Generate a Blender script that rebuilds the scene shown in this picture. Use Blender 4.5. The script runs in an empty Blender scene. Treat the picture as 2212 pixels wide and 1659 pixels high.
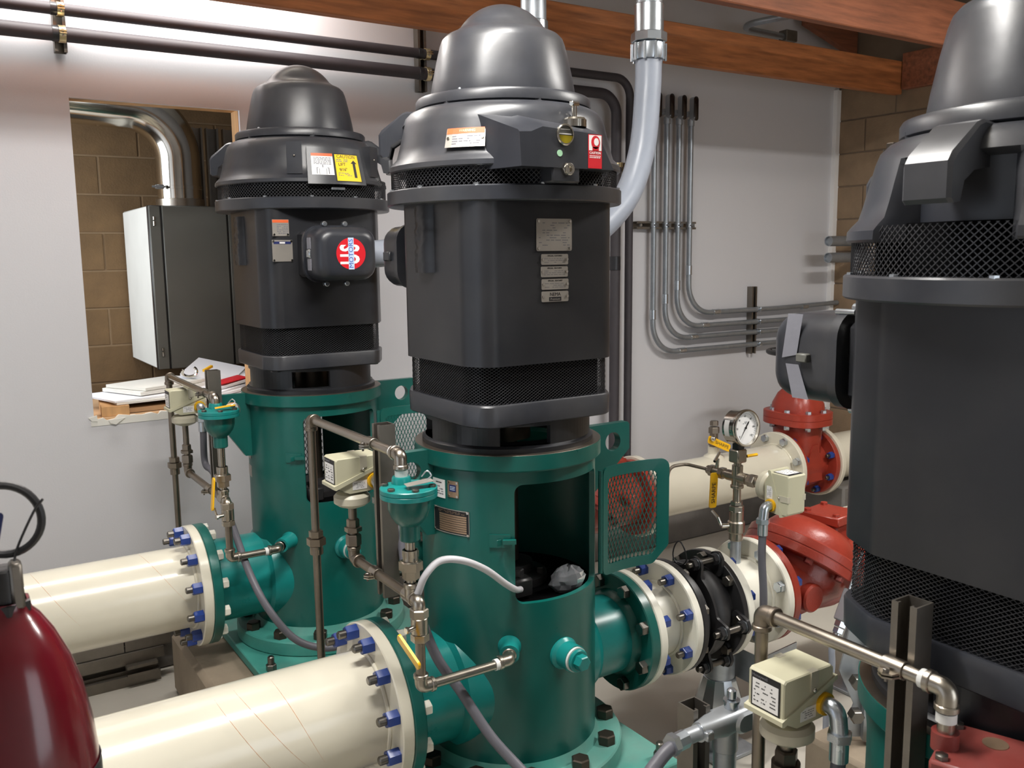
import bpy, math, random
from math import sin, cos, pi, radians, sqrt, atan2, hypot
from mathutils import Vector as V, Matrix
random.seed(7)
S = bpy.context.scene
COL = S.collection
# ------------------------------------------------------------------ camera, world, lights, exposure
CAM = V((0, 0, 1.6))
PITCH, ROLL, YAW, FPX = radians(8.083), radians(-0.7275), radians(32.90), 1950.0
_fw = V((sin(YAW)*cos(PITCH), cos(YAW)*cos(PITCH), -sin(PITCH)))
_rt = V((cos(YAW), -sin(YAW), 0)); _up = _rt.cross(_fw)
_r2 = _rt*cos(ROLL) + _up*sin(ROLL); _u2 = -_rt*sin(ROLL) + _up*cos(ROLL)
cd = bpy.data.cameras.new('camera'); cam = bpy.data.objects.new('camera', cd); COL.objects.link(cam)
M = Matrix((_r2, _u2, -_fw)).transposed().to_4x4(); M.translation = CAM
cam.matrix_world = M
cd.sensor_width = 36; cd.lens = 36*FPX/2212; cd.clip_start = 0.02; cd.clip_end = 60
cd.dof.use_dof = True; cd.dof.focus_distance = 2.5; cd.dof.aperture_fstop = 12.5
S.camera = cam
S.view_settings.view_transform = 'Standard'; S.view_settings.look = 'None'
S.view_settings.gamma = 1; S.view_settings.use_curve_mapping = False
S.view_settings.exposure = 0.14
S.cycles.max_bounces = 7; S.cycles.diffuse_bounces = 5; S.cycles.glossy_bounces = 4
S.cycles.sample_clamp_indirect = 4; S.cycles.caustics_reflective = False; S.cycles.caustics_refractive = False
wd = bpy.data.worlds.new('world'); S.world = wd; wd.use_nodes = True
wd.node_tree.nodes['Background'].inputs[0].default_value = (0.80, 0.88, 1.0, 1)
wd.node_tree.nodes['Background'].inputs[1].default_value = 1.0
def area(name, loc, aim, sx, sy, w, col):
    l = bpy.data.lights.new(name, 'AREA'); l.shape = 'RECTANGLE'; l.size = sx; l.size_y = sy; l.energy = w; l.color = col
    o = bpy.data.objects.new(name, l); COL.objects.link(o); o.location = loc
    o.rotation_euler = (V(aim)-V(loc)).to_track_quat('-Z', 'X' if False else 'Y').to_euler()
    return o
WARM, COOL = (1.0, .975, .94), (.86, .93, 1.0)
LAMPS = [(0.75, 3.52), (0.55, 1.45), (3.2, 1.0)]          # strip lights hung from the ceiling, along X
LPOW = [24, 54, 54]
for (lx, ly), lp in zip(LAMPS, LPOW):
    area('strip_lamp', (lx, ly, 2.83), (lx, ly, 0), 1.2, .16, lp, WARM)
    area('strip_lamp_up', (lx, ly, 2.91), (lx, ly, 4), 1.2, .16, lp*.42, WARM)   # bare tubes shine upwards too
area('doorway_daylight', (2.1, -2.15, 1.3), (2.0, 1.6, 1.2), 1.8, 2.2, 26, COOL)
area('closet_daylight', (-0.35, 4.4, 1.9), (1.0, 4.45, 1.5), .9, .9, 22, COOL)

# ------------------------------------------------------------------ materials
def lin(c): return tuple(((x/255)/12.92 if x/255 <= .04045 else ((x/255+.055)/1.055)**2.4) for x in c)
MATS = {}
def mat(name, rgb, rough=.5, metal=0., var=.08, scale=8., bump=0., bscale=60., rvar=.08, dust=0., coat=0., spec=.5, stretch=None):
    m = bpy.data.materials.new(name); m.use_nodes = True; nt = m.node_tree; N = nt.nodes; L = nt.links
    b = N['Principled BSDF']; c = lin(rgb)
    b.inputs['Metallic'].default_value = metal; b.inputs['Specular IOR Level'].default_value = spec
    if coat: b.inputs['Coat Weight'].default_value = coat; b.inputs['Coat Roughness'].default_value = .12
    tc = N.new('ShaderNodeTexCoord'); src = tc.outputs['Object']
    if stretch:
        mp = N.new('ShaderNodeMapping'); mp.inputs['Scale'].default_value = stretch; L.new(src, mp.inputs[0]); src = mp.outputs[0]
    n = N.new('ShaderNodeTexNoise'); n.inputs['Scale'].default_value = scale; n.inputs['Detail'].default_value = 6; n.inputs['Roughness'].default_value = .6
    L.new(src, n.inputs['Vector'])
    r = N.new('ShaderNodeValToRGB'); e = r.color_ramp.elements
    e[0].position = .3; e[1].position = .72
    e[0].color = tuple(x*(1-var) for x in c)+(1,); e[1].color = tuple(min(1, x*(1+var)) for x in c)+(1,)
    L.new(n.outputs['Fac'], r.inputs[0]); out = r.outputs[0]
    if dust:
        n2 = N.new('ShaderNodeTexNoise'); n2.inputs['Scale'].default_value = 5; n2.inputs['Detail'].default_value = 5; L.new(tc.outputs['Object'], n2.inputs['Vector'])
        rr = N.new('ShaderNodeMapRange'); rr.inputs[1].default_value = .42; rr.inputs[2].default_value = .7; rr.inputs[3].default_value = 0; rr.inputs[4].default_value = dust; L.new(n2.outputs['Fac'], rr.inputs[0])
        mx = N.new('ShaderNodeMix'); mx.data_type = 'RGBA'; L.new(rr.outputs[0], mx.inputs[0]); L.new(out, mx.inputs[6]); mx.inputs[7].default_value = lin((150, 145, 138))+(1,); out = mx.outputs[2]
    L.new(out, b.inputs['Base Color'])
    mr = N.new('ShaderNodeMapRange'); mr.inputs[3].default_value = max(.03, rough-rvar); mr.inputs[4].default_value = rough+rvar; L.new(n.outputs['Fac'], mr.inputs[0]); L.new(mr.outputs[0], b.inputs['Roughness'])
    if bump:
        nb = N.new('ShaderNodeTexNoise'); nb.inputs['Scale'].default_value = bscale; nb.inputs['Detail'].default_value = 4; L.new(src, nb.inputs['Vector'])
        bp = N.new('ShaderNodeBump'); bp.inputs['Strength'].default_value = bump; bp.inputs['Distance'].default_value = .004; L.new(nb.outputs['Fac'], bp.inputs['Height']); L.new(bp.outputs[0], b.inputs['Normal'])
    MATS[name] = m; return m
BLACK = mat('black_enamel', (33, 34, 38), .36, dust=.04, var=.12, rvar=.06)
BLACKC = mat('black_cast_enamel', (44, 46, 52), .34, dust=.10, var=.2, bump=.03, bscale=60)
DARK = mat('void_shade', (4, 4, 5), .95, spec=.05)  # shade inside hollows painted as a near-black, unreflective colour
COVERM = mat('dark_cover', (70, 66, 64), .2, .8, var=.05)
MESHB = mat('black_mesh', (52, 52, 55), .4)
TEAL = mat('teal_enamel', (8, 92, 84), .3, var=.14, scale=3, dust=.04, bump=.06, bscale=40)
TEALB = mat('bright_teal_enamel', (22, 128, 124), .3, var=.1)
TEALD = mat('dusty_teal_enamel', (70, 150, 138), .5, var=.2, scale=6, dust=.35)
CREAM = mat('cream_enamel', (220, 214, 196), .2, var=.03, scale=3, dust=.05, bump=.05, bscale=14, coat=.3)
WHITEP = mat('off_white_enamel', (228, 224, 210), .34, var=.03, bump=.08, bscale=30)
RED = mat('red_oxide_enamel', (150, 54, 40), .32, var=.14, scale=5, bump=.15, bscale=120)
REDD = mat('dull_red_enamel', (128, 48, 42), .45, var=.15, dust=.15, bump=.1)
RUBBER = mat('black_rubber', (34, 33, 34), .5, var=.2, dust=.22)
BLKST = mat('black_steel', (38, 37, 38), .38, var=.15)
STAIN = mat('stainless_steel', (172, 164, 152), .3, 1, var=.12, rvar=.1)
STAIND = mat('dull_stainless', (140, 130, 118), .42, 1, var=.16, rvar=.1)
GALV = mat('galvanised_steel', (176, 182, 188), .42, .75, var=.12, scale=30, rvar=.12)
GALVP = mat('zinc_plated', (196, 202, 208), .25, .9, var=.1)
CHROME = mat('polished_steel', (205, 200, 190), .14, 1, var=.05)
ALU = mat('cast_aluminium', (170, 174, 178), .4, .6, var=.08)
BOLT = mat('bolt_steel', (122, 118, 112), .36, 1, var=.15)
BOLTD = mat('dark_bolt_steel', (78, 70, 62), .4, .8, var=.2)
BLUEN = mat('blue_coated_nut', (36, 62, 132), .3, var=.12)
BEIGE = mat('beige_housing', (196, 192, 165), .4, var=.03)
BEIGE2 = mat('bone_plastic', (190, 184, 165), .4, var=.05)
WHITEPL = mat('white_plastic', (222, 222, 218), .35, var=.03)
YEL = mat('yellow_vinyl', (244, 186, 20), .35, var=.05)
YELS = mat('yellow_sticker', (250, 208, 10), .45, var=.03)
REDS = mat('red_sticker', (205, 28, 40), .4, var=.03)
ORANGE = mat('orange_print', (214, 96, 48), .45, var=.03)
BLUEP = mat('blue_print', (40, 84, 176), .45, var=.03)
LBLUEP = mat('pale_blue_print', (196, 214, 236), .45, var=.03)
NAVY = mat('navy_print', (30, 40, 92), .45, var=.03)
INK = mat('black_ink', (22, 21, 24), .5, var=.02)
GREYINK = mat('grey_ink', (110, 110, 116), .5, var=.03)
WHITEI = mat('white_print', (240, 238, 236), .45, var=.02)
PLATE = mat('brushed_plate', (178, 172, 164), .38, .6, var=.08)
BRASSP = mat('bronze_plate', (176, 148, 122), .36, .7, var=.1)
GREENS = mat('green_sticker', (168, 216, 176), .5, var=.05)
OIL = mat('oil_amber', (150, 134, 24), .2, var=.08)
WALL = mat('wall_paint', (206, 205, 208), .75, var=.012, scale=1.4, bump=.06, bscale=160)
CEIL = mat('ceiling_board', (206, 202, 194), .8, var=.04)
FLOOR = mat('floor_concrete', (188, 183, 172), .55, var=.08, scale=2.5, bump=.08, bscale=40, dust=.06)
CONC = mat('grey_concrete', (112, 108, 104), .8, var=.14, scale=7, bump=.3, bscale=50)
CONCB = mat('brown_concrete', (142, 128, 110), .85, var=.16, scale=6, bump=.3, bscale=50)
BLOCK = mat('brown_block', (118, 92, 62), .9, var=.14, scale=9, bump=.35, bscale=120)
BLOCKT = mat('tan_block', (138, 116, 92), .9, var=.16, scale=7, bump=.35, bscale=120)
MORTAR = mat('mortar', (140, 116, 88), .95, var=.1)
MORTARD = mat('dark_mortar', (112, 96, 80), .95, var=.1)
WOOD = mat('old_fir', (168, 104, 60), .6, var=.42, scale=3.2, stretch=(1.2, 14, 14), bump=.12, bscale=20)
WOODD = mat('brown_fir', (134, 80, 54), .65, var=.4, scale=3.0, stretch=(1.1, 13, 13), bump=.12, bscale=20)
WOODL = mat('pale_pine', (196, 150, 100), .6, var=.2, scale=3, stretch=(10, 10, 1))
INSUL = mat('pipe_insulation', (58, 54, 58), .62, var=.14, scale=12)
GREYC = mat('grey_conduit_jacket', (150, 156, 168), .34, var=.05, rvar=.05)
GREYD = mat('dark_conduit_jacket', (96, 95, 102), .45, var=.1)
EMT = mat('conduit_steel', (158, 164, 170), .38, .7, var=.12, scale=20)
STRUT = mat('strut_channel', (128, 122, 114), .4, .85, var=.14, scale=14)
BRASSC = mat('zinc_yellow_clamp', (206, 190, 150), .3, .85, var=.12)
GREYBOX = mat('grey_cabinet', (98, 98, 92), .5, var=.03)
PAPER = mat('paper', (232, 232, 236), .8, var=.03)
CARD = mat('cardboard', (186, 150, 112), .85, var=.08)
BOARDW = mat('white_board', (224, 222, 214), .6, var=.03)
TUBE = mat('milky_tube', (206, 204, 208), .4, var=.03)
WINE = mat('extinguisher_red', (96, 14, 26), .2, var=.1, coat=.4)
LABELG = mat('grey_label', (112, 110, 106), .5, var=.1)
TAPE = mat('grey_tape', (128, 128, 136), .5, var=.08, bump=.2, bscale=40)
RUST = mat('rust_orange', (196, 118, 44), .8, var=.3, scale=30)
LAMPM = bpy.data.materials.new('lamp_diffuser'); LAMPM.use_nodes = True
_b = LAMPM.node_tree.nodes['Principled BSDF']; _b.inputs['Emission Color'].default_value = (1, .97, .92, 1); _b.inputs['Emission Strength'].default_value = 3
def trans(name, rgb, alpha, rough=.15):
    m = mat(name, rgb, rough, var=.02); b = m.node_tree.nodes['Principled BSDF']
    b.inputs['Transmission Weight'].default_value = alpha; b.inputs['IOR'].default_value = 1.2; return m
CLEARP = trans('clear_film', (225, 228, 235), .75)

# ------------------------------------------------------------------ mesh helpers
def frame(d):
    d = V(d).normalized(); a = V((0, 0, 1)) if abs(d.z) < .9 else V((1, 0, 0))
    x = a.cross(d).normalized(); return x, d.cross(x), d
class MB:
    def __init__(s): s.v = []; s.f = []
    def add(s, vs, fs):
        o = len(s.v); s.v += [tuple(p) for p in vs]; s.f += [tuple(i+o for i in f) for f in fs]; return s
    def box(s, a, b, ch=0., R=None, c=None):
        """axis box between corners a and b, edges chamfered by ch, optionally turned by R about c"""
        a = V(a); b = V(b); m = (a+b)/2; h = (b-a)/2; h = V(abs(x) for x in h)
        ch = min(ch, min(h)*.9)
        pts = []; fs = []
        if ch <= 0:
            for x in (-1, 1):
                for y in (-1, 1):
                    for z in (-1, 1): pts.append(V((x*h.x, y*h.y, z*h.z)))
            fs = [(0, 1, 3, 2), (4, 6, 7, 5), (0, 4, 5, 1), (2, 3, 7, 6), (0, 2, 6, 4), (1, 5, 7, 3)]
        else:
            idx = {}
            for x in (-1, 1):
                for y in (-1, 1):
                    for z in (-1, 1):
                        for k in range(3):
                            g = [h.x-ch, h.y-ch, h.z-ch]; g[k] += ch
                            idx[(x, y, z, k)] = len(pts); pts.append(V((x*g[0], y*g[1], z*g[2])))
            def q(*ks): fs.append(tuple(idx[k] for k in ks))
            for k in range(3):
                for sg in (-1, 1):
                    o1, o2 = [i for i in range(3) if i != k]
                    def key(u, w):
                        t = [0, 0, 0]; t[k] = sg; t[o1] = u; t[o2] = w; return (t[0], t[1], t[2], k)
                    q(key(-1, -1), key(1, -1), key(1, 1), key(-1, 1))
            for k in range(3):
                o1, o2 = [i for i in range(3) if i != k]
                for u in (-1, 1):
                    for w in (-1, 1):
                        def key(e, f):
                            t = [0, 0, 0]; t[k] = e; t[o1] = u; t[o2] = w; return (t[0], t[1], t[2], f)
                        q(key(-1, o1), key(1, o1), key(1, o2), key(-1, o2))
            for x in (-1, 1):
                for y in (-1, 1):
                    for z in (-1, 1): q((x, y, z, 0), (x, y, z, 1), (x, y, z, 2))
        if R is not None:
            c = m if c is None else V(c); pts = [c + R @ (m + p - c) for p in pts]
        else: pts = [m+p for p in pts]
        return s.add(pts, fs)
    def rev(s, prof, o, d, n=48, a0=0., a1=2*pi):
        """lathe: prof = [(radius, distance along d)]"""
        x, y, d = frame(d); o = V(o); full = abs(a1-a0-2*pi) < 1e-6; k = n if full else n+1
        vs = []; fs = []
        for r, t in prof:
            for i in range(k):
                a = a0+(a1-a0)*i/n; vs.append(o+d*t+x*(r*cos(a))+y*(r*sin(a)))
        for j in range(len(prof)-1):
            for i in range(n):
                i2 = (i+1) % k
                A, B, C, D = j*k+i, j*k+i2, (j+1)*k+i2, (j+1)*k+i
                if prof[j][0] < 1e-7: fs.append((A, C, D))
                elif prof[j+1][0] < 1e-7: fs.append((A, B, D))
                else: fs.append((A, B, C, D))
        return s.add(vs, fs)
    def cyl(s, p0, p1, r, r1=None, n=20, ch=0.):
        p0 = V(p0); p1 = V(p1); L = (p1-p0).length; r1 = r if r1 is None else r1
        if ch: prof = [(0, 0), (r-ch, 0), (r, ch), (r1, L-ch), (r1-ch, L), (0, L)]
        else: prof = [(0, 0), (r, 0), (r1, L), (0, L)]
        return s.rev(prof, p0, p1-p0, n)
    def ring(s, o, d, ro, ri, t, n=40, ch=.002):
        return s.rev([(ri, 0), (ro-ch, 0), (ro, ch), (ro, t-ch), (ro-ch, t), (ri, t), (ri, 0)], o, d, n)
    def sph(s, c, r, n=16, sc=(1, 1, 1)):
        c = V(c); vs = []; fs = []; m = n//2
        for j in range(m+1):
            t = pi*j/m
            for i in range(n): vs.append(c+V((r*sc[0]*sin(t)*cos(2*pi*i/n), r*sc[1]*sin(t)*sin(2*pi*i/n), r*sc[2]*cos(t))))
        for j in range(m):
            for i in range(n): fs.append((j*n+i, (j+1)*n+i, (j+1)*n+(i+1) % n, j*n+(i+1) % n))
        return s.add(vs, fs)
    def tube(s, pts, r, n=12, cap=True, closed=False, rad=None):
        pts = [V(p) for p in pts]; N = len(pts); vs = []; fs = []
        T = []
        for i in range(N):
            if closed: t = pts[(i+1) % N]-pts[i-1]
            else: t = pts[min(i+1, N-1)]-pts[max(i-1, 0)]
            T.append(t.normalized())
        x, y, _ = frame(T[0])
        for i in range(N):
            if i:
                ax = T[i-1].cross(T[i])
                if ax.length > 1e-8:
                    q = Matrix.Rotation(T[i-1].angle(T[i]), 3, ax); x = q @ x; y = q @ y
            rr = rad[i] if rad else r
            for k in range(n): a = 2*pi*k/n; vs.append(pts[i]+x*(rr*cos(a))+y*(rr*sin(a)))
        for i in range(N if closed else N-1):
            j = (i+1) % N
            for k in range(n): fs.append((i*n+k, i*n+(k+1) % n, j*n+(k+1) % n, j*n+k))
        if cap and not closed:
            fs.append(tuple(reversed(range(n)))); fs.append(tuple((N-1)*n+k for k in range(n)))
        return s.add(vs, fs)
    def prism(s, poly, o, ux, uy, n, t0, t1):
        """2D polygon in (ux,uy) at o, extruded along n from t0 to t1"""
        o = V(o); ux = V(ux); uy = V(uy); n = V(n); k = len(poly)
        vs = [o+ux*p[0]+uy*p[1]+n*t0 for p in poly]+[o+ux*p[0]+uy*p[1]+n*t1 for p in poly]
        fs = [tuple(range(k)), tuple(reversed(range(k, 2*k)))]+[(i, (i+1) % k, k+(i+1) % k, k+i) for i in range(k)]
        return s.add(vs, fs)
    def loft(s, secs, cap0=True, cap1=True):
        k = len(secs[0]); vs = [p for q in secs for p in q]; fs = []
        for j in range(len(secs)-1):
            for i in range(k): fs.append((j*k+i, j*k+(i+1) % k, (j+1)*k+(i+1) % k, (j+1)*k+i))
        if cap0: fs.append(tuple(range(k)))
        if cap1: fs.append(tuple(range((len(secs)-1)*k, len(secs)*k)))
        return s.add(vs, fs)
    def hexa(s, c, d, af, h, a0=0., dome=.12):
        """hexagon nut or head, across flats af, standing along d from c"""
        r = af/sqrt(3)
        x, y, d = frame(d); c = V(c); vs = []; fs = []
        for t, q in ((0, 1), (h*(1-dome), 1), (h, .86)):
            for i in range(6): a = a0+i*pi/3; vs.append(c+d*t+x*(r*q*cos(a))+y*(r*q*sin(a)))
        for j in range(2):
            for i in range(6): fs.append((j*6+i, j*6+(i+1) % 6, j*6+6+(i+1) % 6, j*6+6+i))
        fs += [tuple(range(6)), tuple(range(12, 18))]
        return s.add(vs, fs)
    def mesh(s, name, org=(0, 0, 0), smooth=38):
        org = V(org); me = bpy.data.meshes.new(name)
        me.from_pydata([(p[0]-org.x, p[1]-org.y, p[2]-org.z) for p in s.v], [], s.f)
        import bmesh
        bm = bmesh.new(); bm.from_mesh(me); bmesh.ops.recalc_face_normals(bm, faces=bm.faces); bm.to_mesh(me); bm.free()
        if smooth:
            me.polygons.foreach_set('use_smooth', [True]*len(me.polygons)); me.set_sharp_from_angle(angle=radians(smooth))
        return me
ORG = {}
def tag(o, label=None, cat=None, group=None, kind=None):
    for k, v in (('label', label), ('category', cat), ('group', group), ('kind', kind)):
        if v: o[k] = v
    return o
def thing(name, loc, label, cat, group=None):
    o = bpy.data.objects.new(name, None); COL.objects.link(o); o.location = loc; o.empty_display_size = .05
    ORG[o.name] = V(loc); return tag(o, label, cat, group)
def part(name, mb, m, parent=None, label=None, smooth=38, kind=None):
    org = ORG[parent.name] if parent else V((0, 0, 0))
    me = mb.mesh(name, org, smooth); me.materials.append(m)
    o = bpy.data.objects.new(name, me); COL.objects.link(o)
    if parent: o.parent = parent
    ORG[o.name] = org
    return tag(o, label, kind=kind)
def solo(name, mb, m, label, cat, group=None, smooth=38):
    """a thing that is one mesh; its origin goes to its base centre"""
    xs = [p[0] for p in mb.v]; ys = [p[1] for p in mb.v]; zs = [p[2] for p in mb.v]
    org = V(((min(xs)+max(xs))/2, (min(ys)+max(ys))/2, min(zs)))
    me = mb.mesh(name, org, smooth); me.materials.append(m)
    o = bpy.data.objects.new(name, me); COL.objects.link(o); o.location = org; ORG[o.name] = org
    return tag(o, label, cat, group)
def struct(name, mb, m, smooth=0):
    o = part(name, mb, m, None, smooth=smooth); o['kind'] = 'structure'; return o
def inst(name, me, parent, p, R=None):
    o = bpy.data.objects.new(name, me); COL.objects.link(o); o.parent = parent
    q = V(p)-ORG[parent.name]
    o.matrix_local = Matrix.Translation(q) @ (R.to_4x4() if R is not None else Matrix())
    ORG[o.name] = V(p) if R is None else V(p)
    return o
def fillet(pts, r, n=6):
    """polyline with its inner corners rounded to radius r"""
    pts = [V(p) for p in pts]; out = [pts[0]]
    for i in range(1, len(pts)-1):
        a, b, c = pts[i-1], pts[i], pts[i+1]; u = (a-b); w = (c-b); lu, lw = u.length, w.length; u.normalize(); w.normalize()
        ang = u.angle(w)
        if ang > pi-.02: out.append(b); continue
        d = min(r/math.tan(ang/2), lu*.49, lw*.49)
        rr = d*math.tan(ang/2); p0 = b+u*d; p1 = b+w*d; m = (u+w).normalized(); cc = b+m*(rr/sin(ang/2))
        for k in range(n+1):
            t = k/n; v0 = p0-cc; v1 = p1-cc; om = v0.angle(v1)
            q = (v0*sin((1-t)*om)+v1*sin(t*om))/sin(om) if om > 1e-5 else v0
            out.append(cc+q)
    out.append(pts[-1]); return out
def spline(pts, n=10):
    """Catmull-Rom through the points"""
    P = [V(p) for p in pts]; P = [P[0]*2-P[1]]+P+[P[-1]*2-P[-2]]; out = []
    for i in range(1, len(P)-2):
        for k in range(n):
            t = k/n; a, b, c, d = P[i-1], P[i], P[i+1], P[i+2]
            out.append(.5*((2*b)+(c-a)*t+(2*a-5*b+4*c-d)*t*t+(3*b-a-3*c+d)*t**3))
    out.append(P[-2]); return out
def rpoly(pts, r, n=5):
    """closed 2D polygon with rounded corners"""
    k = len(pts); out = []
    for i in range(k):
        a, b, c = V((*pts[i-1], 0)), V((*pts[i], 0)), V((*pts[(i+1) % k], 0))
        u = a-b; w = c-b; lu, lw = u.length, w.length; u.normalize(); w.normalize(); ang = u.angle(w)
        d = min(r/math.tan(ang/2), lu*.48, lw*.48); rr = d*math.tan(ang/2); m = (u+w).normalized(); cc = b+m*(rr/sin(ang/2))
        v0 = b+u*d-cc; v1 = b+w*d-cc; om = v0.angle(v1)
        for q in range(n+1):
            t = q/n; p = cc+(v0*sin((1-t)*om)+v1*sin(t*om))/sin(om); out.append((p.x, p.y))
    return out
def rrect(w, h, r, n=5): return rpoly([(-w/2, -h/2), (w/2, -h/2), (w/2, h/2), (-w/2, h/2)], r, n)
def flat(o, ux, uz):
    o = V(o); ux = V(ux).normalized(); uz = V(uz).normalized(); n = ux.cross(uz)
    return lambda u, v, w: o+ux*u+uz*v+n*w
def cylmap(cx, cy, r, az, z, lean=0.):
    def f(u, v, w):
        a = az+u/r; q = r+w-lean*v; return V((cx+q*cos(a), cy+q*sin(a), z+v))
    return f
def slab(fm, u0, u1, v0, v1, w0, w1, nu=1, mb=None):
    """thin plate on a mapped surface"""
    mb = mb or MB(); vs = []; fs = []
    for i in range(nu+1):
        u = u0+(u1-u0)*i/nu
        vs += [fm(u, v0, w0), fm(u, v1, w0), fm(u, v1, w1), fm(u, v0, w1)]
    for i in range(nu):
        for k in range(4): fs.append((i*4+k, i*4+(k+1) % 4, i*4+4+(k+1) % 4, i*4+4+k))
    fs += [(0, 1, 2, 3), (nu*4, nu*4+1, nu*4+2, nu*4+3)]
    return mb.add(vs, fs)
def disc(fm, cu, cv, r, w0, w1, n=24, mb=None, sx=1.):
    mb = mb or MB(); vs = []; fs = []
    for w in (w0, w1):
        for i in range(n): vs.append(fm(cu+r*sx*cos(2*pi*i/n), cv+r*sin(2*pi*i/n), w))
    fs = [tuple(range(n)), tuple(range(n, 2*n))]+[(i, (i+1) % n, n+(i+1) % n, n+i) for i in range(n)]
    return mb.add(vs, fs)
def poly(fm, pts, w0, w1, mb=None):
    mb = mb or MB(); k = len(pts)
    vs = [fm(p[0], p[1], w0) for p in pts]+[fm(p[0], p[1], w1) for p in pts]
    return mb.add(vs, [tuple(range(k)), tuple(range(k, 2*k))]+[(i, (i+1) % k, k+(i+1) % k, k+i) for i in range(k)])
TXT = []
def text(s, fm, cu, cv, size, w, m, parent, name='lettering', rot=0., sx=1., bold=0.):
    TXT.append((s, fm, cu, cv, size, w, m, parent, name, rot, sx, bold))
def flush_text():
    tmp = []
    for t in TXT:
        c = bpy.data.curves.new('t', 'FONT'); c.body = t[0]; c.size = t[4]; c.align_x = 'CENTER'; c.align_y = 'CENTER'; c.resolution_u = 3; c.offset = t[11]; c.extrude = .00015
        o = bpy.data.objects.new('t', c); COL.objects.link(o); tmp.append(o)
    dg = bpy.context.evaluated_depsgraph_get(); dg.update()
    for o, (s, fm, cu, cv, size, w, m, parent, name, rot, sx, bold) in zip(tmp, TXT):
        me = bpy.data.meshes.new_from_object(o.evaluated_get(dg)); org = ORG[parent.name]
        for v in me.vertices:
            x, y = v.co.x*sx, v.co.y
            u = cu+x*cos(rot)-y*sin(rot); q = cv+x*sin(rot)+y*cos(rot)
            v.co = fm(u, q, w+v.co.z)-org
        me.materials.clear(); me.materials.append(m); me.name = name
        ob = bpy.data.objects.new(name, me); COL.objects.link(ob); ob.parent = parent
    for o in tmp:
        c = o.data; bpy.data.objects.remove(o); bpy.data.curves.remove(c)
def lines(fm, u0, u1, v0, v1, n, w, m, parent, name='small_print', fill=.5, seed=1, frac=.55):
    """rows of fine print as thin dashes"""
    rg = random.Random(seed); mb = MB(); h = (v1-v0)/n
    for i in range(n):
        v = v0+h*(i+.5); u = u0
        while u < u1:
            L = (u1-u0)*rg.uniform(.06, .22); e = min(u1, u+L)
            if rg.random() < frac+.25: slab(fm, u, e, v-h*fill/2, v+h*fill/2, w, w+.0002, 1, mb)
            u = e+(u1-u0)*.04
    return part(name, mb, m, parent, smooth=0)
NUTM = {}
def nutmesh(key, fn, m):
    if key not in NUTM:
        me = fn().mesh(key); me.materials.append(m); NUTM[key] = me
    return NUTM[key]
def axisR(d):
    x, y, d = frame(d); return Matrix((x, y, d)).transposed()
def bolts(parent, c, d, rad, n, a0, af, h, m, name='bolt_head', stud=None, sm=None, skip=()):
    """ring of n hex heads or nuts, each its own part; stud = (length, radius) adds a threaded end"""
    x, y, d = frame(d); c = V(c); R = axisR(d)
    me = nutmesh(f'{name}_{af:.4f}_{h:.4f}_{m.name}', lambda: MB().hexa((0, 0, 0), (0, 0, 1), af, h), m)
    for i in range(n):
        if i in skip: continue
        a = a0+2*pi*i/n; p = c+x*(rad*cos(a))+y*(rad*sin(a))
        o = inst(name, me, parent, p, R)
        if stud:
            ms = nutmesh(f'stud_{stud[0]:.4f}_{stud[1]:.4f}', lambda: MB().cyl((0, 0, 0), (0, 0, stud[0]), stud[1], n=12, ch=stud[1]*.25), sm or BOLT)
            so = bpy.data.objects.new('stud', ms); COL.objects.link(so); so.parent = o
def wires(path, per, h0, h1, z0, pitch, slope, wd_, th, seg=6):
    """expanded-metal strands on a closed outline: path(s) -> (point, normal)"""
    mb = MB(); n = int(per/pitch); pitch = per/n; H = h1-h0; run = H/slope
    for sg in (1, -1):
        for i in range(n):
            s0 = i*pitch; vs = []; fs = []
            for k in range(seg+1):
                t = k/seg; s_ = s0+sg*run*t; p, nm = path(s_); z = z0+h0+H*t
                tg = V((-nm.y, nm.x, 0)); dn = V((nm.x, nm.y, 0)); off = .0006*sg
                for a, b in ((-1, -1), (1, -1), (1, 1), (-1, 1)):
                    q = V((p.x, p.y, z))+tg*(a*wd_/2)+dn*(b*th/2+off); vs.append(q)
            for k in range(seg):
                for e in range(4): fs.append((k*4+e, k*4+(e+1) % 4, k*4+4+(e+1) % 4, k*4+4+e))
            mb.add(vs, fs)
    return mb
def outline(pts, cx, cy):
    P = [V((p[0]+cx, p[1]+cy, 0)) for p in pts]; L = [0.]
    for i in range(len(P)): L.append(L[-1]+(P[(i+1) % len(P)]-P[i]).length)
    per = L[-1]
    import bisect
    def f(s):
        s %= per; i = min(max(bisect.bisect_right(L, s)-1, 0), len(P)-1); a, b = P[i], P[(i+1) % len(P)]
        t = (s-L[i])/max(1e-9, L[i+1]-L[i]); d = (b-a).normalized(); return a+(b-a)*t, V((d.y, -d.x, 0))
    return f, per
def circle(r, n=96): return [(r*cos(2*pi*i/n), r*sin(2*pi*i/n)) for i in range(n)]
# ------------------------------------------------------------------ room
YW, XR, XL, YF, ZC = 3.75, 4.87, -2.5, -2.2, 3.0
OX0, OX1, OZ0, OZ1 = .508, 1.132, 1.0, 2.195            # the hole cut through the back wall
struct('floor', MB().box((XL, YF, -.1), (XR+.2, YW+.02, 0)), FLOOR)
struct('ceiling', MB().box((XL, YF, ZC), (XR+.2, 5.2, ZC+.08)), CEIL)
wb = MB()
wb.box((XL, YW, 0), (OX0, YW+.018, ZC)).box((OX1, YW, 0), (XR+.2, YW+.018, ZC))
wb.box((OX0, YW, 0), (OX1, YW+.018, OZ0-.012)).box((OX0, YW, OZ1), (OX1, YW+.018, ZC))
WBK = struct('wall_back', wb, WALL)
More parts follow.
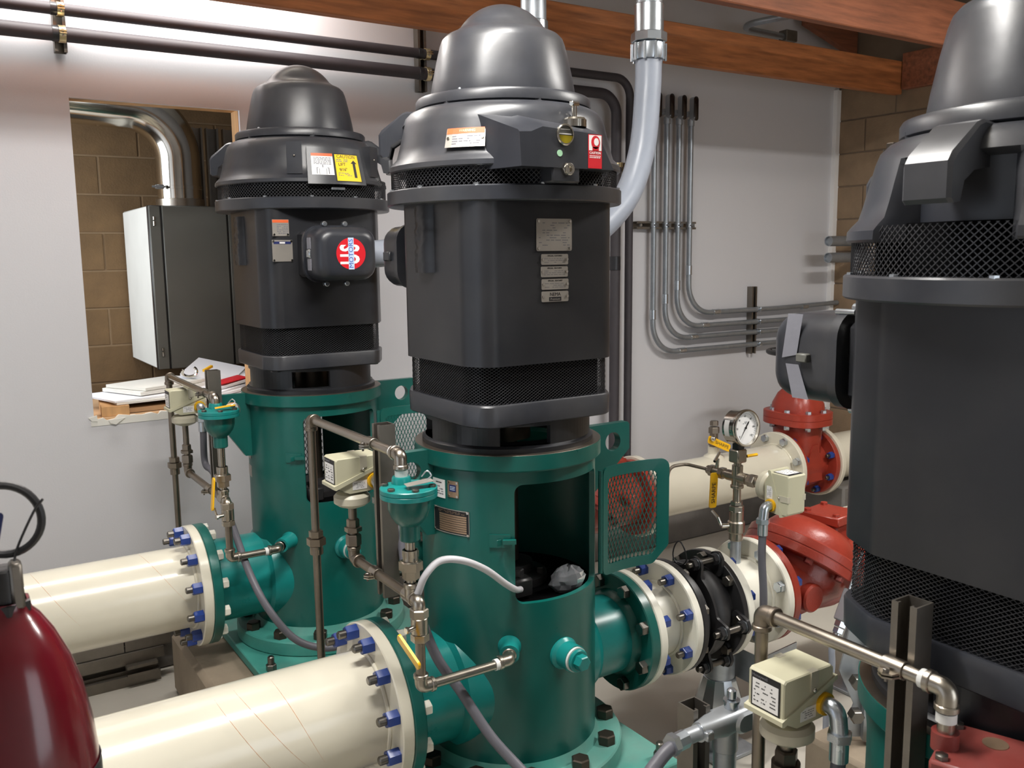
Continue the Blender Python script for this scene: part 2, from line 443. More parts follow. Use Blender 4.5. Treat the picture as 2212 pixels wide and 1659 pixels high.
# ragged gypsum along the bottom cut, timber jambs in the wall thickness
rg = random.Random(3); e = []; x = OX0-.012
while x < OX1: e.append((x, rg.uniform(-.012, .006))); x += rg.uniform(.012, .03)
pts = [(OX0-.012, -.03)]+[(a, b) for a, b in e]+[(OX1, -.03)]
pm = MB().prism(pts, (0, YW-.003, OZ0), (1, 0, 0), (0, 0, 1), (0, 1, 0), 0, .02)
pm.prism([(OX0+.05, -.01), (OX0+.11, -.006), (OX0+.075, -.03), (OX0+.055, -.022)], (0, YW-.012, OZ0), (1, 0, 0), (0, 0, 1), (0, 1, 0), 0, .006)
pm.prism([(OX0-.02, .004), (OX0+.01, .012), (OX0+.012, -.012), (OX0-.008, -.01)], (0, YW-.006, OZ0), (1, 0, 0), (0, 0, 1), (0, 1, 0), 0, .005)
part('torn_edge', pm, BOARDW, WBK, 'ragged torn gypsum edge under the hole', smooth=0)
part('jamb', MB().box((OX1-.002, YW+.018, OZ0-.03), (OX1+.04, YW+.11, OZ1+.04)), WOODL, WBK, 'bare pine stud at the side of the hole')
part('jamb', MB().box((OX0-.05, YW+.018, OZ0-.03), (OX0-.01, YW+.11, OZ1+.04)), WOODL, WBK, 'bare pine stud at the side of the hole')
part('header', MB().box((OX0-.05, YW+.018, OZ1+.004), (OX1+.05, YW+.11, OZ1+.04)), WOODL, WBK, 'bare pine header over the hole')
wf = MB().box((XL, YF-.1, 0), (XR+.2, YF, ZC)); struct('wall_front', wf, WALL)
wl = MB().box((XL-.1, YF, 0), (XL, .5, ZC)).box((XL-.1, 2.5, 0), (XL, YW, ZC)).box((XL-.1, .5, 2.3), (XL, 2.5, ZC)); struct('wall_left', wl, WALL)
# block walls: mortar bed with every block standing proud of it
def block_wall(name, bed, mrt, blk, along, face, nrm, a0, a1, z0, z1, L=.40, H=.2, j=.009):
    w = struct(name, bed, mrt); meshes = {}; rg = random.Random(len(name)); row = 0; z = z0
    while z < z1-.02:
        a = a0-(L/2 if row % 2 else 0)
        while a < a1-.01:
            b0, b1 = max(a, a0)+j/2, min(a+L, a1)-j/2; top = min(z+H, z1)
            if b1-b0 > .03:
                ln, hh = round(b1-b0, 3), round(top-z-j, 3)
                if (ln, hh) not in meshes:
                    mb = MB()
                    if along == 'x': mb.box((0, -.004, 0), (ln, .02, hh), .002)
                    else: mb.box((-.004, 0, 0), (.02, ln, hh), .002)
                    me = mb.mesh('block', smooth=0); me.materials.append(blk); meshes[(ln, hh)] = me
                dd = rg.uniform(-.0015, .0015)
                p = (b0, face+dd, z+j/2) if along == 'x' else (face+dd, b0, z+j/2)
                inst('block', meshes[(ln, hh)], w, p)
            a += L
        z += H; row += 1
    return w
block_wall('wall_right', MB().box((XR, YF, 0), (XR+.2, YW, ZC)), MORTARD, BLOCKT, 'y', XR, -1, 1.75, YW-.012, .0, 2.6)
block_wall('wall_closet', MB().box((-.7, 5.0, 0), (2.3, 5.2, ZC)), MORTAR, BLOCK, 'x', 5.0, -1, .2, 1.8, .6, 2.6, .39, .19)
struct('wall_closet_left', MB().box((-.8, YW+.02, 0), (-.7, 5.2, ZC)), BLOCK)
struct('wall_closet_right', MB().box((2.3, YW+.02, 0), (2.4, 5.2, ZC)), BLOCK)
struct('floor_closet', MB().box((-.8, YW+.02, -.1), (2.4, 5.2, 0)), CONC)
struct('baseboard_back', MB().box((XL, 3.6, 0), (XR, YW+.01, .17), .008), CONC)
struct('trim_1', MB().box((XR-.035, YW-.02, .17), (XR, YW, 2.585)).box((XR-.05, YW-.028, .17), (XR-.035, YW, 2.585)), WHITEI)
# timber overhead
def beam(a, b, m, label, ch=.004): return solo('ceiling_beam', MB().box(a, b, ch), m, label, 'beam', smooth=0)
beam((XL, 3.295, 2.495), (XR-.03, 3.345, 2.678), WOOD, 'stained fir ceiling beam nearest the white back wall, behind the middle motor')
beam((XL, 2.43, 2.495), (XR-.03, 2.48, 2.69), WOODD, 'brown fir ceiling beam crossing the top right, nearer than the other')
solo('wall_plate', MB().box((XR-.05, .4, 2.52), (XR, 3.29, 2.72), .004), WOODD, 'orange brown timber plate lying along the top of the block wall', 'beam', smooth=0)
R45 = Matrix.Rotation(radians(34), 3, 'Y')
solo('timber_brace', MB().prism([(4.40, ZC), (4.40, 2.90), (4.81, 2.78), (4.855, 2.66), (4.855, ZC)], (0, 3.62, 0), (1, 0, 0), (0, 0, 1), (0, 1, 0), 0, .045), WOODD, 'dark slanting timber brace between the two beams by the block wall', 'timber', smooth=0)
solo('wood_post', MB().box((1.60, 3.25, 2.62), (1.72, 3.292, ZC)), WOODL, 'pale pine post on the front of the fir beam above the middle dome', 'timber', smooth=0)
# lamp fixtures over the areas that light the room
for i, (lx, ly) in enumerate(LAMPS):
    f = thing('strip_light', (lx, ly, 2.85), ['white strip light between the fir beam and the white back wall', 'white strip light above the left suction pipes', 'white strip light above the discharge valves'][i], 'lamp')
    part('housing', MB().prism([(-.09, 0), (.09, 0), (.05, .05), (-.05, .05)], (lx-.62, ly, 2.85), (0, 1, 0), (0, 0, 1), (1, 0, 0), 0, 1.24), WHITEI, f, smooth=0)
    for s in (-.6, .6): part('hanger', MB().cyl((lx+s*.8, ly, 2.9), (lx+s*.8, ly, ZC), .006, n=8), GALVP, f)
# ------------------------------------------------------------------ pipes and conduits on the back wall
def strut_post(a, b, face, label, name='strut_channel', group=None, w=.041, slots=True):
    """slotted C channel from a to b; face is the direction its open side looks"""
    a = V(a); b = V(b); d = (b-a).normalized(); f = V(face).normalized(); s = d.cross(f)
    L = (b-a).length; t = .003; h = w/2
    prof = [(-h, -h), (h, -h), (h, h), (h-.011, h), (h-.011, h-.007), (h-.011+t, h-.007), (h-.011+t, h-t), (h-t, h-t), (h-t, -h+t), (-h+t, -h+t), (-h+t, h-t), (-h+.011-t, h-t), (-h+.011-t, h-.007), (-h+.011, h-.007), (-h+.011, h), (-h, h)]
    mb = MB().prism(prof, a, s, f, d, 0, L)
    return solo(name, mb, STRUT, label, 'strut', group, smooth=0)
def pipe_clamp(parent, c, ax, r, m, back, name='pipe_clamp'):
    """two-piece strut clamp round a pipe at c, its ears and screw on the side away from back"""
    ax = V(ax).normalized(); back = V(back).normalized(); c = V(c)
    mb = MB().ring(c-ax*.011, ax, r+.003, r, .022, 20, .0005)
    o = part(name, mb, m, parent)
    e = MB(); sd = ax.cross(back)
    for q in (-1, 1):
        e.box(c-V((.0, .0, .0))+V((-.011, -.011, -.011)), c+V((.011, .011, .011))) if False else None
    p = c-back*(r+.006)
    e.prism([(-.011, -.013), (.011, -.013), (.011, .013), (-.011, .013)], p, ax, back, sd, -.006, -.003).prism([(-.011, -.013), (.011, -.013), (.011, .013), (-.011, .013)], p, ax, back, sd, .003, .006)
    part('clamp_ear', e, m, o, smooth=0)
    b = MB().hexa(p+sd*.006, sd, .009, .005).cyl(p-sd*.014, p+sd*.006, .0028, n=8)
    part('screw', b, GALVP, o, smooth=0)
    return o
PY = 3.662
up = [(XL, PY, 2.481), (3.108, PY, 2.481), (3.10, PY, .3), (3.10, 3.55, .26)]
lo = [(XL, PY, 2.397), (3.02, PY, 2.397), (3.005, PY, .3), (3.005, 3.55, .26)]
for nm, pts, r, rb, lab in (('insulated_pipe', up, .021, .09, 'thinner upper black insulated pipe running along the white wall then down'), ('insulated_pipe', lo, .0265, .10, 'thicker lower black insulated pipe running along the white wall then down')):
    t = thing(nm, (pts[1][0], PY, .26), lab, 'pipe')
    part('sleeve', MB().tube(fillet(pts, rb, 8), r, 16), INSUL, t)
    for x in (.49, 1.93):
        part('joint_band', MB().ring((x-.032, PY, pts[0][2]), (1, 0, 0), r+.0015, r-.002, .02, 20, .0004), BLACK, t)
    if r > .025: part('joint_band', MB().ring((3.012, PY, 1.52), (0, 0, 1), r+.003, r-.002, .07, 20, .001), BLACK, t)
for x, z0, z1, lab in ((.49, 2.345, 2.6, 'upright strut channel holding the two black pipes at the upper left'), (1.945, 2.33, 2.66, 'upright strut channel holding the two black pipes beside the middle motor hood')):
    s = strut_post((x, PY+.062, z0), (x, PY+.062, z1), (0, -1, 0), lab)
    for z, r in ((2.481, .021), (2.397, .0265)):
        pipe_clamp(s, (x, PY, z), (1, 0, 0), r+.0005, BRASSC, (0, 1, 0))
        part('clamp_foot', MB().box((x-.011, PY+r-.004, z-.017), (x+.011, PY+.044, z+.017)), BRASSC, s, smooth=0)
s = strut_post((3.0, PY+.066, 2.05), (3.16, PY+.066, 2.05), (0, -1, 0), 'short strut channel clamping the two black pipes where they drop')
for x, r in ((3.105, .021), (3.017, .0265)): pipe_clamp(s, (x, PY, 2.05), (0, 0, 1), r+.0005, BRASSC, (0, 1, 0))
CX = [3.31, 3.398, 3.486, 3.572]; CZ = [1.063, 1.135, 1.196, 1.268]; CY = 3.70; CR = .0148
NTH = ['leftmost', 'second', 'third', 'rightmost']
for i in range(4):
    t = thing('wall_conduit', (CX[i], CY, CZ[i]), f'{NTH[i]} of the four steel conduits rising on the white wall and bending right', 'conduit', 'four steel conduits on the wall')
    part('tube', MB().tube(fillet([(CX[i], CY, 2.30), (CX[i], CY, CZ[i]), (4.3, CY, CZ[i]), (XR-.01, CY, CZ[i]+(.012 if i == 3 else 0))], .165, 9), CR, 14), EMT, t)
    for c, d in (((CX[i], CY, CZ[i]+.185+.01*i), (0, 0, 1)), ((CX[i]+.19, CY, CZ[i]), (1, 0, 0))):
        part('coupling', MB().cyl(V(c), V(c)+V(d)*.052, CR+.0025, n=14, ch=.001), GALVP, t)
    if i == 3: part('coupling', MB().cyl((4.52, CY, CZ[i]), (4.57, CY, CZ[i]), CR+.0025, n=14), GALVP, t)
    b = part('conduit_body', MB().loft([[V((CX[i]+p[0], CY-.004, 2.372+p[1])) for p in rrect(.034, .125, .016)], [V((CX[i]+p[0], CY-.038, 2.372+p[1])) for p in rrect(.034, .125, .016)]]).cyl((CX[i], CY, 2.285), (CX[i], CY, 2.32), .019, n=14).cyl((CX[i], CY, 2.35), (CX[i], YW+.004, 2.35), .016, n=12), ALU, t)
    part('cover', MB().loft([[V((CX[i]+p[0], CY-.038, 2.372+p[1])) for p in rrect(.036, .127, .017)], [V((CX[i]+p[0], CY-.043, 2.372+p[1])) for p in rrect(.024, .112, .012)]]), COVERM, b)
s = strut_post((3.205, YW-.0205, 1.753), (3.63, YW-.0205, 1.753), (0, -1, 0), 'short level strut channel carrying the four upright conduits')
for x in CX: pipe_clamp(s, (x, CY, 1.753), (0, 0, 1), CR+.0004, GALVP, (0, 1, 0))
part('screw', MB().hexa((3.225, YW-.041, 1.753), (0, -1, 0), .014, .008), GALVP, s)
s = strut_post((4.115, YW-.0205, 1.005), (4.115, YW-.0205, 1.402), (0, -1, 0), 'upright strut channel carrying the four level conduit runs')
for z in CZ: pipe_clamp(s, (4.135, CY, z), (1, 0, 0), CR+.0004, GALVP, (0, 1, 0))
# big conduits from the ceiling to the motors
def flex_drop(x, y, zc, path, lab, lab2, r=.0445):
    t = thing('rigid_conduit', (x, y, zc), lab, 'conduit')
    part('tube', MB().cyl((x, y, zc+.13), (x, y, ZC), r*.97, n=28), GALV, t)
    part('collar', MB().cyl((x, y, zc+.055), (x, y, zc+.15), r*1.1, n=28, ch=.003), GALVP, t)
    part('hub', MB().ring((x, y, zc+.027), (0, 0, 1), r*1.36, r*.9, .03, 8, .002), GALVP, t)
    g = MB().rev([(r*.9, 0), (r*1.2, 0), (r*1.26, .012), (r*1.26, .05), (r*1.1, .056), (r*.9, .056)], (x, y, zc-.03), (0, 0, 1), 28)
    for k in range(10):
        a = 2*pi*k/10; c, s_ = cos(a), sin(a)
        g.box((x-.005, y-.008, zc-.036), (x+.005, y+.008, zc+.022), .001, Matrix.Rotation(a, 3, 'Z'), None) if False else g.cyl((x+r*1.27*c, y+r*1.27*s_, zc-.034), (x+r*1.27*c, y+r*1.27*s_, zc+.022), .005, n=6)
    part('gland_nut', g, GALVP, t)
    f = solo('flexible_conduit', MB().tube(spline(path, 14), r, 28), GREYC, lab2, 'conduit')
    return t, f
flex_drop(2.118, 2.40, 2.277, [(2.118, 2.40, 2.28), (2.114, 2.40, 2.14), (2.088, 2.40, 1.94), (2.0, 2.395, 1.77), (1.80, 2.38, 1.635), (1.56, 2.33, 1.60), (1.36, 2.30, 1.602)],
          'galvanised conduit with hub hanging right of the middle motor', 'thick grey flexible conduit curving behind the right side of the middle motor')
flex_drop(1.80, 2.62, 2.23, [(1.80, 2.62, 2.24), (1.795, 2.63, 2.05), (1.70, 2.70, 1.80), (1.50, 2.755, 1.65), (1.30, 2.765, 1.615), (1.215, 2.765, 1.613)],
          'galvanised conduit dropping behind the dome of the middle motor', 'grey flexible conduit behind the middle motor joining the round emblem box')
# ------------------------------------------------------------------ vertical motors
OCT = [(-.125, -.23), (-.17, -.24), (.17, -.24), (.228, -.13), (.228, .13), (.17, .24), (-.17, .24), (-.228, .13), (-.228, -.13), (-.17, -.24)]
OCT = [(-.205, -.24), (.172, -.24), (.232, -.135), (.232, .135), (.172, .24), (-.172, .24), (-.232, .135), (-.236, -.172)]
def octo(k, r=.06): return rpoly([(p[0]*k, p[1]*k) for p in OCT], r, 5)
def term_box(M_, c, n, label=None, dep=1.):
    """pressed steel terminal box; c = centre of its mounting plate, n = outward direction"""
    n = V(n); uz = V((0, 0, 1)); ux = uz.cross(n); c = V(c)
    def sec(w, h, r, t): return [c+ux*p[0]+uz*p[1]+n*t*dep for p in rrect(w, h, r, 6)]
    b = part('terminal_box', MB().loft([sec(.20, .165, .045, .012), sec(.20, .165, .045, .086), sec(.194, .159, .044, .10), sec(.182, .147, .04, .112), sec(.164, .129, .034, .12), sec(.14, .105, .03, .123)]), BLACKC, M_, label)
    f = MB().loft([sec(.212, .178, .05, 0), sec(.212, .178, .05, .014)])
    part('mounting_flange', f, BLACKC, b)
    for su in (-.034, .034):
        for sv in (-.0935, .0935):
            p = c+ux*su+uz*sv
            part('cover_screw', MB().cyl(p, p+n*.02, .0085, n=12, ch=.002).cyl(p+n*.02, p+n*.021, .0035, n=6), GALVP, b)
    return b, ux, uz, n, c
def motor(X, Y, HM, label, box_side, lugs, recess, panel=None, bosses=(), rw=15, strip=True):
    B = HM[0][1]
    t = thing('pump_motor', (X, Y, B), label, 'motor', 'three vertical pump motors')
    def z(h):
        for (h0, z0), (h1, z1) in zip(HM, HM[1:]):
            if h <= h1: return z0+(z1-z0)*(h-h0)/(h1-h0)
        return HM[-1][1]+h-HM[-1][0]
    # ventilated neck: four windows
    mb = MB(); n = 96; ro, ri = .214, .198; win = [radians(a) for a in (248, 248+90, 248+180, 248+270)]; hw = radians(17)
    def inw(a): return any(abs((a-w+pi) % (2*pi)-pi) < hw for w in win)
    def wall(a0, a1, h0, h1, ends=(False, False)):
        P = lambda a, r, h: (X+r*cos(a), Y+r*sin(a), z(h))
        vs = [P(a0, ro, h0), P(a1, ro, h0), P(a1, ro, h1), P(a0, ro, h1), P(a0, ri, h0), P(a1, ri, h0), P(a1, ri, h1), P(a0, ri, h1)]
        mb.add(vs, [(0, 1, 2, 3), (5, 4, 7, 6), (3, 2, 6, 7), (1, 0, 4, 5)]+([(0, 3, 7, 4)] if ends[0] else [])+([(2, 1, 5, 6)] if ends[1] else []))
    for i in range(n):
        a0, a1 = 2*pi*i/n, 2*pi*(i+1)/n; am = (a0+a1)/2; st = 2*pi/n
        if inw(am): wall(a0, a1, 0, .018); wall(a0, a1, .064, .08)
        else: wall(a0, a1, 0, .08, (inw(am-st), inw(am+st)))
    part('base_neck', mb, BLACK, t)
    part('base_foot', MB().rev([(.16, 0), (.222, 0), (.222, .012), (.214, .018), (.16, .018)], (X, Y, B), (0, 0, 1), 64), BLACK, t)
    part('shaft', MB().cyl((X, Y, z(.0)), (X, Y, z(.1)), .06, n=24), BOLTD, t)
    part('lower_ring', MB().loft([[V((X+p[0], Y+p[1], z(h))) for p in octo(k, .05)] for h, k in ((.074, .925), (.077, .94), (.123, .945), (.127, .935))]), BLACKC, t)
    for sx in (-1, 1):
        for sy in (-1, 1): part('foot_bolt', MB().hexa((X+sx*.175, Y+sy*.145, z(.066)), (0, 0, 1), .03, .009), BLACKC, t)
    P, per = outline(octo(.905, .05), X, Y)
    part('lower_screen', wires(P, per, z(.126), z(.218), 0, .0112, .62, .0020, .0012, 7), MESHB, t, kind='stuff')
    part('lower_shade_core', MB().loft([[V((X+p[0], Y+p[1], z(h))) for p in octo(.84, .05)] for h in (.11, .23)]), DARK, t)  # black core, paints the darkness behind the lower screen
    sh = part('shell', MB().loft([[V((X+p[0], Y+p[1], z(h))) for p in octo(k, .05)] for h, k in ((.216, .93), (.2165, .945), (.595, .945))]), BLACK, t)
    part('upper_ring', MB().rev([(.2, z(.590)), (.2895, z(.590)), (.293, z(.593)), (.293, z(.623)), (.2895, z(.626)), (.2, z(.626))], (X, Y, 0), (0, 0, 1), 72), BLACKC, t)
    for i in range(12): a = radians(15+30*i); part('ring_screw', MB().hexa((X+.284*cos(a), Y+.284*sin(a), z(.625)), (0, 0, 1), .012, .005), GALVP, t)
    P, per = outline(circle(.281), X, Y)
    part('upper_screen', wires(P, per, z(.624), z(.687), 0, .0112, .95, .0020, .0012, 6), MESHB, t, kind='stuff')
    part('upper_shade_core', MB().rev([(0, z(.61)), (.245, z(.61)), (.245, z(.69)), (0, z(.69))], (X, Y, 0), (0, 0, 1), 48), DARK, t)  # black core, its colour stands in for shade behind the upper screen
    # cast upper bracket, pulled in where the lifting lugs stand
    rows = [(.2, .667), (.287, .667), (.2905, .670), (.2895, .681), (.282, .690), (.273, .699), (.266, .722), (.259, .75), (.2525, .775), (.2505, .783), (.244, .80), (.233, .811), (.22, .817), (.14, .817)]
    n = 180; vs = []; fs = []
    def rin(a):
        m = 9
        for w in recess: m = min(m, max(0, (abs((a-radians(w)+pi) % (2*pi)-pi)-radians(rw))/radians(3)))
        return min(1., m)
    for i in range(n):
        a = 2*pi*i/n; k = rin(a)
        for r, h in rows:
            q = min(r, .225) if r > .22 else r
            rr = r*k+(q if h < .782 else r)*(1-k); vs.append((X+rr*cos(a), Y+rr*sin(a), z(h)))
    m_ = len(rows)
    for i in range(n):
        j = (i+1) % n
        for k in range(m_-1): fs.append((i*m_+k, j*m_+k, j*m_+k+1, i*m_+k+1))
    br = part('upper_bracket', MB().add(vs, fs), BLACKC, t, smooth=30)
    for w in lugs:
        a = radians(w); ux = V((cos(a), sin(a), 0)); s = V((-sin(a), cos(a), 0))
        prof = [(.19, .818), (.236, .822), (.248, .818), (.300, .778), (.308, .766), (.308, .718), (.302, .712), (.289, .714), (.282, .741), (.261, .755), (.222, .760), (.19, .765)]
        mb = MB(); secs = []
        for q, sc in ((-.042, .0), (-.036, .006), (.036, .006), (.042, .0)): pass
        o = V((X, Y, 0))
        sec = lambda tt, ins: [o+ux*(p[0]-ins*(1 if p[0] > .255 else 0))+V((0, 0, 1))*(z(p[1])-ins*(1 if p[1] > .765 else 0))+s*tt for p in prof]
        mb.loft([sec(-.037, .005), sec(-.032, 0), sec(.032, 0), sec(.037, .005)])
        part('lifting_lug', mb, BLACKC, t, smooth=30)
    for w in bosses:
        fm = cylmap(X, Y, .248, radians(w), z(.695)); mb = MB()
        part('cast_boss', slab(fm, -.021, .021, .0, .098, -.02, .034, 2, mb), BLACKC, t, smooth=25)
        c = fm(0, .055, .034); part('boss_plug', MB().sph(c, .004, 8), BOLT, t)
    part('spacer_plate', MB().rev([(0, z(.81)), (.19, z(.81)), (.19, z(.822)), (0, z(.822))], (X, Y, 0), (0, 0, 1), 48), DARK, t)  # spacer coloured near-black as the shaded gap under the hood rim
    part('hood_rim', MB().rev([(0, z(.819)), (.212, z(.819)), (.217, z(.822)), (.217, z(.840)), (.213, z(.846)), (.197, z(.850)), (0, z(.850))], (X, Y, 0), (0, 0, 1), 72), BLACKC, t)
    for i in range(6): a = radians(20+60*i); part('rim_bolt', MB().hexa((X+.205*cos(a), Y+.205*sin(a), z(.8165)), (0, 0, 1), .022, .013), BLACKC, t)
    dome = [(.180, .848), (.1795, .858), (.175, .885), (.1645, .935), (.1545, .975), (.149, .989), (.140, .998), (.127, 1.004), (.121, 1.006)]
    dome = [(r, z(h)) for r, h in dome]
    R = .1245; c0 = z(1.075)-R
    a_s = math.acos(min(1, (z(1.010)-c0)/R))
    for k in range(1, 15): a = a_s*(1-k/14); dome.append((max(R*sin(a), 1e-9 if k == 14 else 0), c0+R*cos(a)))
    part('hood', MB().rev(dome, (X, Y, 0), (0, 0, 1), 72), BLACKC, t)
    for a in (205, 325): a = radians(a); part('hood_screw', MB().sph((X+.187*cos(a), Y+.187*sin(a), z(.851)), .005, 8), GALVP, t)
    # wrinkled cover strip up the left side
    if not strip: return t, br
    fm = flat((X-.2215, Y+.0, z(0)), (0, -1, 0), (0, 0, 1)); vs = []; fs = []; rg = random.Random(5); nu, nv = 5, 16
    for i in range(nu+1):
        for j in range(nv+1):
            vs.append(fm(-.05+.085*i/nu-.0, .43+.16*j/nv, .016+rg.uniform(-.003, .003) if 0 < i < nu else 0.))
    for i in range(nu):
        for j in range(nv): q = i*(nv+1)+j; fs.append((q, q+1, q+nv+2, q+nv+1))
    part('wrinkled_cover', MB().add(vs, fs), BLACK, t, smooth=60)
    return t, br
def riv(fm, pts, parent, r=.0032, w=.002):
    for u, v in pts: part('rivet', disc(fm, u, v, r, w, w+.0022, 10), CHROME, parent, smooth=0)
X1, Y1, B1 = 1.1305, 3.060, 1.150
X2, Y2, B2 = 1.250, 1.957, 1.132
X3, Y3, B3 = 1.454, .729, .878
HM1 = [(0, B1), (.075, 1.240), (.127, 1.287), (.216, 1.377), (.591, 1.757), (.626, 1.794), (.667, 1.838), (.682, 1.852), (.84, 2.011), (.858, 2.027), (.994, 2.166), (1.094, 2.266)]
HM2 = [(0, B2), (1.094, B2+1.094)]
HM3 = [(0, B3), (.075, .960), (.127, 1.014), (.216, 1.119), (.591, 1.526), (.626, 1.563), (.682, 1.632), (.84, 1.793), (.858, 1.8125), (.994, 1.960), (1.094, 2.068)]
# far motor ------------------------------------------------------------
m1, br1 = motor(X1, Y1, HM1, 'far black vertical motor with a round red emblem on its terminal box', -1, (147, 57, -33), (147, 57, -33), bosses=(245, 306))
b, ux, uz, n, c = term_box(m1, (1.108, 2.748, 1.613), (0, -1, 0), 'black terminal box carrying the red round emblem')
part('box_throat', MB().box((1.02, 2.75, 1.54), (1.20, Y1-.20, 1.685), .01), BLACK, b)
part('conduit_hub', MB().cyl((1.205, 2.765, 1.613), (1.225, 2.765, 1.613), .05, n=24, ch=.003), LBLUEP, b, 'pale blue hub ring')
fm = flat(c+n*.123+ux*.006+uz*0, ux, uz)
em = part('emblem', disc(fm, 0, 0, .048, 0, .0008, 48), REDS, b, 'red round emblem', smooth=0)
part('emblem_band', slab(fm, -.0092, .0092, -.0485, .0485, .0013, .0018), LBLUEP, b, smooth=0)
text('MOTORS', fm, 0, 0, .0205, .0020, BLUEP, b, rot=pi/2, sx=1.06)
text('U', fm, -.001, -.017, .085, .0010, WHITEI, b, rot=pi/2, sx=.54, bold=.0028)
text('S', fm, -.001, .017, .085, .0010, WHITEI, b, rot=pi/2, sx=.56, bold=.0028)
q = c-ux*.1+uz*.0+n*.05
part('latch', MB().box(q+V((-.006, -.012, -.012)), q+V((.012, .014, .014)), .003), GALVP, b, 'bright metal latch')
part('tape_strip', MB().box(q+V((-.002, -.014, -.05)), q+V((.0, .014, -.014))).box(q+V((-.002, -.014, .016)), q+V((.0, .014, .05))), TAPE, b, smooth=0)
fm = flat((.966, Y1-.228, 1.697), (1, 0, 0), (0, 0, 1))
p = part('warning_plate', slab(fm, -.027, .027, -.026, .026, 0, .0012), PLATE, m1, smooth=0)
part('warning_band', slab(fm, -.026, .026, .016, .025, .0012, .0015), ORANGE, p, smooth=0)
lines(fm, -.012, .024, -.02, .013, 6, .0012, GREYINK, p); riv(fm, [(-.022, -.021), (.022, -.021)], p)
fm = flat((.969, Y1-.228, 1.625), (1, 0, 0), (0, 0, 1))
p = part('name_plate', slab(fm, -.033, .033, -.034, .034, 0, .0012), PLATE, m1, smooth=0)
part('blue_band', slab(fm, -.028, .028, .021, .029, .0012, .0015), NAVY, p, smooth=0)
part('white_box', slab(fm, -.009, .009, .0225, .0275, .0015, .0018), WHITEI, p, smooth=0)
riv(fm, [(-.029, -.03), (.029, -.03), (-.029, .03), (.029, .03)], p)
# stickers on the far motor's bracket
fm = cylmap(X1, Y1, .287, radians(270), 1.897, .25)
part('cast_pad', slab(fm, -.086, .108, -.0645, .052, -.06, .0, 10), BLACKC, m1, smooth=25)
s = part('white_sticker', slab(fm, -.073, -.003, -.036, .032, 0, .0008, 5), WHITEI, m1, smooth=0)
part('red_band', slab(fm, -.073, -.003, .023, .032, .0008, .0011, 5), ORANGE, s, smooth=0)
lines(fm, -.066, -.010, -.004, .020, 6, .0009, GREYINK, s, frac=.7)
g = MB()
for (a, b_, c_, d) in ((-.0395, -.0365, -.013, -.004), (-.058, -.018, -.0145, -.013), (-.058, -.0555, -.033, -.013), (-.0205, -.018, -.033, -.013), (-.050, -.0485, -.035, -.016), (-.0275, -.026, -.035, -.016)): slab(fm, a, b_, c_, d, .0008, .0011, 1, g)
part('diagram', g, GREYINK, s, smooth=0)
s = part('caution_sticker', slab(fm, .000, .094, -.057, .034, 0, .0008, 8), INK, m1, 'yellow caution sticker with an up arrow', smooth=0)
part('yellow_field', slab(fm, .004, .090, -.0535, .0305, .0008, .0012, 8), YELS, s, smooth=0)
text('CAUTION', fm, .045, .0235, .0155, .0014, INK, s, sx=.98)
text('LIFT', fm, .0265, -.0015, .013, .0014, INK, s, rot=.06, sx=1.1, bold=.0001)
text('9/16"', fm, .029, -.018, .013, .0014, INK, s, rot=.06, bold=.0002)
lines(fm, .008, .050, .006, .0165, 2, .0012, GREYINK, s, seed=3); lines(fm, .010, .056, -.038, -.027, 3, .0012, GREYINK, s, seed=4)
part('arrow', poly(fm, [(.066, -.042), (.076, -.042), (.076, .003), (.083, .003), (.071, .014), (.059, .003), (.066, .003)], .0012, .0015), INK, s, smooth=0)
part('screen_clip', MB().box((1.118, Y1-.290, 1.815), (1.165, Y1-.280, 1.825), .002), GALVP, m1)
# middle motor -----------------------------------------------------------
m2, br2 = motor(X2, Y2, HM2, 'middle black vertical motor with stacked metal name plates and an oil sight glass', 1, (147, 57), (147, 57))
b, ux, uz, n, c = term_box(m2, (X2-.065, Y2+.275, 1.602), (0, 1, 0))
part('conduit_hub', MB().cyl((X2+.03, 2.30, 1.602), (X2+.12, 2.30, 1.602), .05, n=24, ch=.003), LBLUEP, b)
part('box_throat', MB().box((X2-.14, Y2+.2, 1.53), (X2+.01, Y2+.276, 1.675), .01), BLACK, b)
q = V((X2-.165, Y2+.34, 1.602)); part('latch', MB().box(q+V((-.008, -.02, -.012)), q+V((.004, .02, .014)), .003), BLACKC, b)
px0, px1, py = 1.088, 1.345, 1.640
pan = MB()
def psec(y, dz): return [V((px0+.004, y, 1.79)), V((px1, y, 1.79)), V((px1-.045, y, 1.872+dz)), V((px0+.06, y, 1.880+dz)), V((px0+.03, y, 1.868+dz)), V((px0, y, 1.866+dz))]
pan.loft([[V((px0-.03, 1.80, 1.79)), V((px1+.06, 1.80, 1.79)), V((px1-.02, 1.80, 1.925)), V((px0+.05, 1.80, 1.935)), V((px0+.02, 1.80, 1.93)), V((px0-.02, 1.80, 1.92))], psec(py+.006, 0), psec(py, -.005)])
pn = part('oil_reservoir', pan, BLACKC, m2, 'flat fronted oil reservoir with a sight glass', smooth=25)
part('drain_tab', MB().box((1.174, py+.001, 1.758), (1.250, py+.09, 1.80), .004), BLACKC, pn)
fm = flat((1.207, py, 1.861), (1, 0, 0), (0, 0, 1))
part('sight_glass_rim', MB().ring(fm(0, 0, -.004), (0, -1, 0), .0235, .019, .009, 32, .002), CHROME, pn)
k = [(.019*cos(a), .019*sin(a)) for a in [radians(x) for x in range(180, 361, 12)]]
part('oil', poly(fm, [(u, v-.001) for u, v in k], -.003, .001), OIL, pn, 'amber oil in the lower half of the sight glass', smooth=0)
k = [(.019*cos(a), .019*sin(a)) for a in [radians(x) for x in range(0, 181, 12)]]
